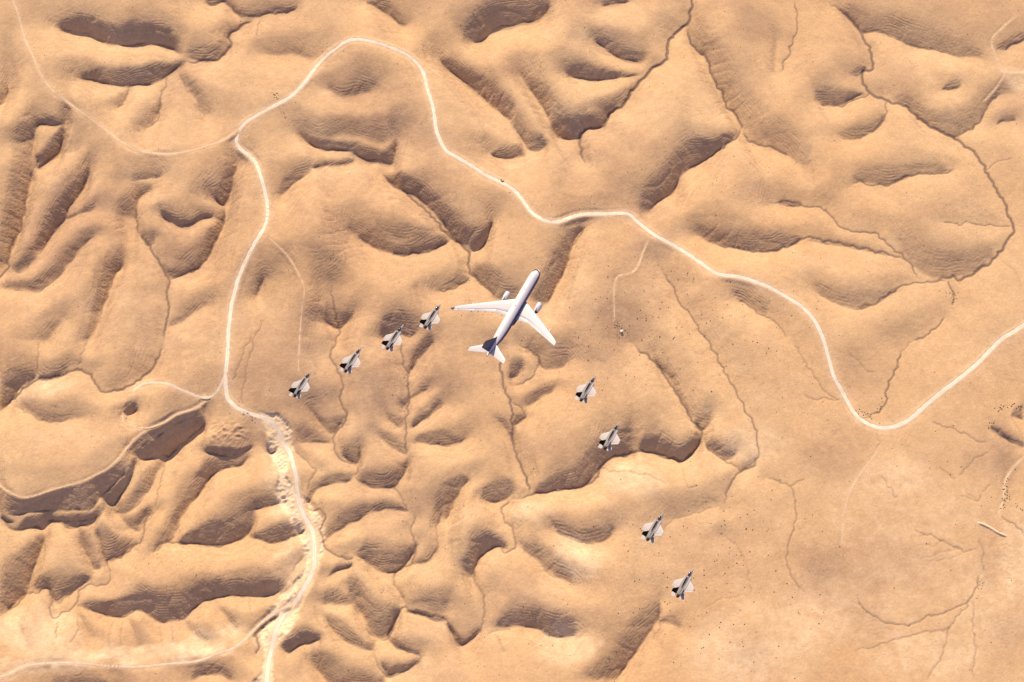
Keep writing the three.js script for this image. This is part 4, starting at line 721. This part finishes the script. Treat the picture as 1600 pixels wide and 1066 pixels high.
// stealth fighter
const jetSkin = std(0.225, 0.22, 0.22, 0.6), jetWing = std(0.37, 0.36, 0.355, 0.55), jetDark = new THREE.MeshPhysicalMaterial({ color: new THREE.Color().setRGB(0.024, 0.018, 0.013), roughness: 1, specularIntensity: 0 }), jetPanel = std(0.38, 0.37, 0.365, 0.55), burnt = std(0.03, 0.026, 0.022, 0.95);  // jetSkin darkened, jetPanel kept light: shading contrast put into the colours
function makeJet() {
  const o = thing('fighter_jet', '', 'fighter jet', [0, 0, 0], 'grey fighter jets flying beside the tanker');
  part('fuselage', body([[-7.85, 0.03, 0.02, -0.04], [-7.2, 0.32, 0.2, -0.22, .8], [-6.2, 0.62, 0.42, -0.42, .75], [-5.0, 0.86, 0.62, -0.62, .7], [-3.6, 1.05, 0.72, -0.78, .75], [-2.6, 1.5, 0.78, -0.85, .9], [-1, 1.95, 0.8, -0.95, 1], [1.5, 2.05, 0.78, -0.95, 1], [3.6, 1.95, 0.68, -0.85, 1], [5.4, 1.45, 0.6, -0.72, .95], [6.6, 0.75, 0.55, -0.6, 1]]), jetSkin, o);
  part('nose_cone', body([[-8.0, 0.01, 0.01, -0.01], [-7.7, 0.12, 0.09, -0.09], [-7.15, 0.36, 0.235, -0.24, .8]], 20), jetPanel, o);
  part('canopy', body([[-5.9, 0.1, 0.35, 0.2], [-5.4, 0.42, 0.88, 0.2], [-4.6, 0.56, 1.22, 0.2], [-3.7, 0.56, 1.22, 0.2], [-2.9, 0.42, 1.05, 0.3]], 20), darkGlass, o);
  part('dorsal_spine', body([[-3.2, 0.42, 1.08, 0.3], [-2.4, 0.6, 1.2, 0.3], [-0.5, 0.72, 1.22, 0.3], [2.5, 0.62, 1.08, 0.3], [5.0, 0.42, 0.82, 0.2], [6.3, 0.2, 0.62, 0.2]], 20), jetSkin, o);
  part('spine_shade', body([[-2.6, 0.2, 1.235, 1.1], [-1.6, 0.42, 1.27, 1.1], [0.6, 0.4, 1.26, 1.08], [3.2, 0.2, 1.05, .9]], 14), jetDark, o);  // dark strip painting the shade along the spine
  for (const s of [-1, 1]) {
    part('air_intake', body([[-3.5, 0.3, 0.52, -0.5, .8, s * 1.28], [-2.8, 0.52, 0.66, -0.72, .75, s * 1.4], [-1.4, 0.6, 0.75, -0.85, .9, s * 1.5], [1.5, 0.45, 0.74, -0.7, 1, s * 1.62], [4.2, 0.2, 0.6, -0.4, 1, s * 1.6]], 18), jetPanel, o);
    const js = [[1.75, 0.28, -1.95, 6.4, 0.34], [2.4, 0.26, -1.35, 5.55, 0.27], [5.1, 0.18, 0.55, 2.55, 0.12], [5.35, 0.17, 1.2, 1.5, 0.06]];
    part('wing', panel(js, s, [0, 1, 0], 0, 0.8), jetWing, o); part('flaperon', panel(js.slice(0, 3), s, [0, 1, 0], 0.815, 1), jetWing, o); part('wing_tip', panel(js.slice(2), s, [0, 1, 0], 0.8, 1), jetWing, o);
    part('tailplane', panel([[1.3, 0.1, 4.5, 3.1, 0.2], [1.9, 0.1, 4.75, 3.1, 0.16], [3.35, 0.08, 5.85, 1.9, 0.08], [3.5, 0.08, 6.4, 0.9, 0.05]], s), jetWing, o);
    const c = Math.cos(0.37), q = Math.sin(0.37);
    part('tail_fin', panel([[1.35, 0.45, 2.9, 3.5, 0.2], [1.55, 0.9, 3.3, 3.1, 0.18], [2.6, 3.1, 5.35, 1.55, 0.08], [2.66, 3.2, 5.8, 0.8, 0.05]], s, [c, -q, 0]), jetDark, o);  // near-black colour holds the shade on the fin sides
    part('tail_boom', body([[2.5, 0.16, 0.5, -0.1, .9, s * 1.6], [4.5, 0.26, 0.55, -0.25, .9, s * 1.5], [6.9, 0.1, 0.25, -0.1, 1, s * 1.35]], 14), jetPanel, o);
  }
  const noz = part('engine_nozzle', new THREE.LatheGeometry([[0.78, 0], [0.8, 0.3], [0.72, 0.8], [0.58, 1.25], [0.52, 1.25], [0.6, 0.7], [0.5, 0.15], [0, 0.1]].map(([a, b]) => new THREE.Vector2(a, b)), 24).rotateX(Math.PI / 2).translate(0, -0.02, 6.3), burnt, o);
  return o;
}

// tanker
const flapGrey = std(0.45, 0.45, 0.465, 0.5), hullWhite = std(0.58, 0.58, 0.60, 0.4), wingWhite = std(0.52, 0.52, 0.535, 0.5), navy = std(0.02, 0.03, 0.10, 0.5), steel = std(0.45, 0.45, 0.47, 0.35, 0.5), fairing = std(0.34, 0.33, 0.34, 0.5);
function makeTanker() {
  const o = thing('tanker_aircraft', 'large white twin-engine tanker aircraft with navy belly and tail fin', 'aircraft', [0, 0, 0]);
  const secs = [[-29.3, 0.06, -0.62, -0.76], [-28.9, 0.75, 0.0, -1.45], [-28, 1.5, 0.85, -2.1], [-26.6, 2.15, 1.85, -2.55], [-24.6, 2.65, 2.6, -2.8], [-22, 2.82, 2.82, -2.82], [-10, 2.82, 2.82, -2.82], [6, 2.82, 2.82, -2.82], [12, 2.8, 2.82, -2.6], [17, 2.45, 2.78, -1.7], [21.5, 1.8, 2.6, -0.4], [25.5, 1.05, 2.25, 0.7], [28.2, 0.45, 1.85, 1.15]];
  // the upper, white skin and the navy belly share the same rings, split low on the side
  const arc = (from, to, n) => { const rings = secs.map(([z, w, t, b]) => { const m = (t + b) / 2, h = (t - b) / 2, r = []; for (let i = 0; i <= n; i++) { const a = from + (to - from) * i / n; r.push([w * Math.cos(a), m + h * Math.sin(a), z]); } return r; }); const pos = rings.flat(2), idx = [], k = n + 1; for (let r = 0; r < rings.length - 1; r++) for (let i = 0; i < n; i++) { const a = r * k + i; idx.push(a, a + 1, a + k, a + 1, a + k + 1, a + k); } const g = new THREE.BufferGeometry(); g.setAttribute('position', new THREE.Float32BufferAttribute(pos, 3)); g.setIndex(idx); g.computeVertexNormals(); return g; };
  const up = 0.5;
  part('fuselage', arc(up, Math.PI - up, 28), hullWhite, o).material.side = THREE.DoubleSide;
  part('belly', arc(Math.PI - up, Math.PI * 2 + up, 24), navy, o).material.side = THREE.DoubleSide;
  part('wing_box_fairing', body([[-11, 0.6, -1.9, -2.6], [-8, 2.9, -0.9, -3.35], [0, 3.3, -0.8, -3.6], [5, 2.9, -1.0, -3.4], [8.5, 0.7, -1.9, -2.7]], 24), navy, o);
  part('tail_cone', body([[28.1, 0.46, 1.87, 1.13], [29.1, 0.3, 1.72, 1.2], [29.5, 0.2, 1.64, 1.28]], 16), steel, o);
  for (const s of [-1, 1]) {
    const win = []; for (const [a0, a1, z] of [[0.12, 0.52, -27.3], [0.58, 0.95, -26.95], [0.98, 1.2, -26.5]]) { const q = s > 0 ? [a0, a1] : [Math.PI - a1, Math.PI - a0]; win.push(new THREE.BoxGeometry(0.06, 0.55, 0.75)); }
    const pane = (x, y, z, ry, rz) => { const g = new THREE.BoxGeometry(0.72, 0.05, 0.9); g.rotateZ(-rz * s); g.rotateX(0.62); g.rotateY(-ry * s); g.translate(x * s, y, z); return g; };
    part('cockpit_window', pane(0.42, 1.42, -27.38, 0.1, 0.15), darkGlass, o); part('cockpit_window', pane(1.1, 1.3, -27.1, 0.5, 0.5), darkGlass, o); part('cockpit_window', pane(1.62, 1.15, -26.5, 0.9, 0.95), darkGlass, o);
    const ws = [[2.2, -1.3, -9.6, 12.4, 1.45], [4, -1.1, -8.4, 11.1, 1.2], [9.3, -0.62, -5.0, 7.7, 0.85], [19.6, 0.55, 1.7, 5.1, 0.5], [28.2, 1.8, 7.6, 2.9, 0.26], [29.4, 2.0, 8.8, 2.2, 0.2]];
    const cutAt = (a, x) => { let k = 0; while (k < a.length - 2 && a[k + 1][0] < x) k++; const t = (x - a[k][0]) / (a[k + 1][0] - a[k][0]); return a[k].map((v, n) => mix(v, a[k + 1][n], t)); };
    part('wing', panel(ws, s, [0, 1, 0], 0, 0.773), wingWhite, o);
    for (const [xa, xb] of [[2.2, 9.2], [9.34, 19.5]]) part('flap', panel([cutAt(ws, xa), cutAt(ws, xb)], s, [0, 1, 0], 0.78, 1), flapGrey, o);
    part('aileron', panel([cutAt(ws, 19.66), cutAt(ws, 27.6)], s, [0, 1, 0], 0.78, 1), flapGrey, o); part('wing_tip', panel([cutAt(ws, 27.7), ws[4], ws[5]], s, [0, 1, 0], 0.765, 1), wingWhite, o);
    part('winglet', panel([[29.25, 1.98, 8.85, 2.1, 0.2], [29.8, 2.4, 9.5, 1.8, 0.16], [30.3, 3.7, 11.0, 0.9, 0.08]], s, [0.9, -0.4, 0]), fairing, o);
    part('tailplane', panel([[0.6, 1.25, 20.6, 6.6, 0.7], [2, 1.4, 21.6, 5.9, 0.55], [9.9, 2.2, 27.6, 2.7, 0.26], [10.4, 2.25, 28.4, 1.8, 0.15]], s), wingWhite, o);
    for (const [x, y, z] of [[5.6, -1.35, 1.7], [11.0, -0.85, 1.9], [14.4, -0.5, 3.5], [17.8, -0.1, 4.9], [21.0, 0.35, 6.4]]) part('flap_fairing', body([[z - 3.2, 0.06, y - 0.2, y - 0.4, 1, s * x], [z - 1.8, 0.3, y + 0.05, y - 0.75, 1, s * x], [z + 0.4, 0.3, y + 0.05, y - 0.7, 1, s * x], [z + 1.7, 0.05, y - 0.1, y - 0.2, 1, s * x]], 12), fairing, o);
    const en = part('engine_nacelle', new THREE.LatheGeometry([[1.28, 0.9], [1.32, 0.25], [1.45, 0.0], [1.58, 0.25], [1.68, 1.2], [1.66, 2.6], [1.45, 4.4], [1.25, 5.3], [1.15, 5.3], [1.0, 4.2]].map(([a, b]) => new THREE.Vector2(a, b)), 28).rotateX(Math.PI / 2).translate(s * 9.4, -2.75, -11.6), hullWhite, o); en.material.side = THREE.DoubleSide;
    part('intake_lip', new THREE.TorusGeometry(1.46, 0.14, 10, 28).translate(s * 9.4, -2.75, -11.5), steel, en);
    part('fan', new THREE.CircleGeometry(1.3, 24).rotateY(Math.PI).translate(s * 9.4, -2.75, -10.7), jetDark, en);
    part('exhaust_cone', new THREE.LatheGeometry([[0.98, 3.8], [0.85, 5.6], [0.7, 6.1], [0.45, 5.9], [0.1, 6.9], [0, 6.9]].map(([a, b]) => new THREE.Vector2(a, b)), 20).rotateX(Math.PI / 2).translate(s * 9.4, -2.75, -11.6), burnt, en);
    part('engine_pylon', panel([[9.4, -1.35, -9.9, 7.2, 0.5], [9.4, -0.55, -6.3, 5.0, 0.5]], s, [1, 0, 0]), wingWhite, o);
    part('refuelling_pod', body([[1.2, 0.04, -0.28, -0.34, 1, s * 22.5], [2.1, 0.4, 0.1, -0.7, 1, s * 22.5], [5.4, 0.42, 0.12, -0.72, 1, s * 22.5], [6.9, 0.22, -0.1, -0.5, 1, s * 22.5]], 14), wingWhite, o);
  }
  part('tail_fin', panel([[0, 2.0, 15.6, 11.2, 0.8], [0, 3.3, 18.2, 9.2, 0.7], [0, 12.0, 26.4, 4.4, 0.32], [0, 12.3, 27.2, 3.4, 0.2]], 1, [1, 0, 0]), navy, o);
  part('antenna', new THREE.BoxGeometry(0.06, 0.5, 0.6).translate(0, 3.0, -14), fairing, o); part('antenna', new THREE.BoxGeometry(0.06, 0.5, 0.6).translate(0, 3.0, -3), fairing, o);
  return o;
}
// where each flies: east, height, south, heading (degrees left of north)

function fly(o, [x, y, z], heading, bank = 13) { o.position.set(x, y, z); o.rotation.order = 'YXZ'; o.rotation.set(0, heading * Math.PI / 180, bank * Math.PI / 180); }
const TANKER = [[0.7, 1484.2, 772.7], -27.0];
const FLIGHT = [
  [[-40.4, 1492.6, 779.2], -28.7, 'fighter jet next to the left wing of the tanker'],
  [[-59.1, 1492.6, 791.4], -29.6, 'second fighter jet from the tanker in the left line'],
  [[-79.6, 1492.6, 804.1], -28.4, 'third fighter jet from the tanker in the left line'],
  [[-104.1, 1492.6, 817.8], -28.2, 'outermost fighter jet of the left line'],
  [[37.8, 1492.6, 820.2], -28.8, 'uppermost fighter jet of the right line'],
  [[48.8, 1492.6, 846.2], -28.3, 'second fighter jet down in the right line, over a dark gully slope'],
  [[68.0, 1492.6, 893.6], -30.4, 'third fighter jet down in the right line, over pale sand'],
  [[80.9, 1492.6, 921.6], -30.4, 'lowest fighter jet of the right line'],
];
fly(makeTanker(), ...TANKER, 10);
const jet = makeJet();
FLIGHT.forEach(([p, h, label], i) => {
  const o = i ? jet.clone() : jet;
  if (i) { o.name = numbered('fighter_jet'); scene.add(o); o.userData = { ...jet.userData }; }
  o.userData.label = label;
  o.scale.z = 1.07;
  fly(o, p, h, 15 + 1.5 * ((i * 5) % 4));
});

renderer.render(scene, camera);
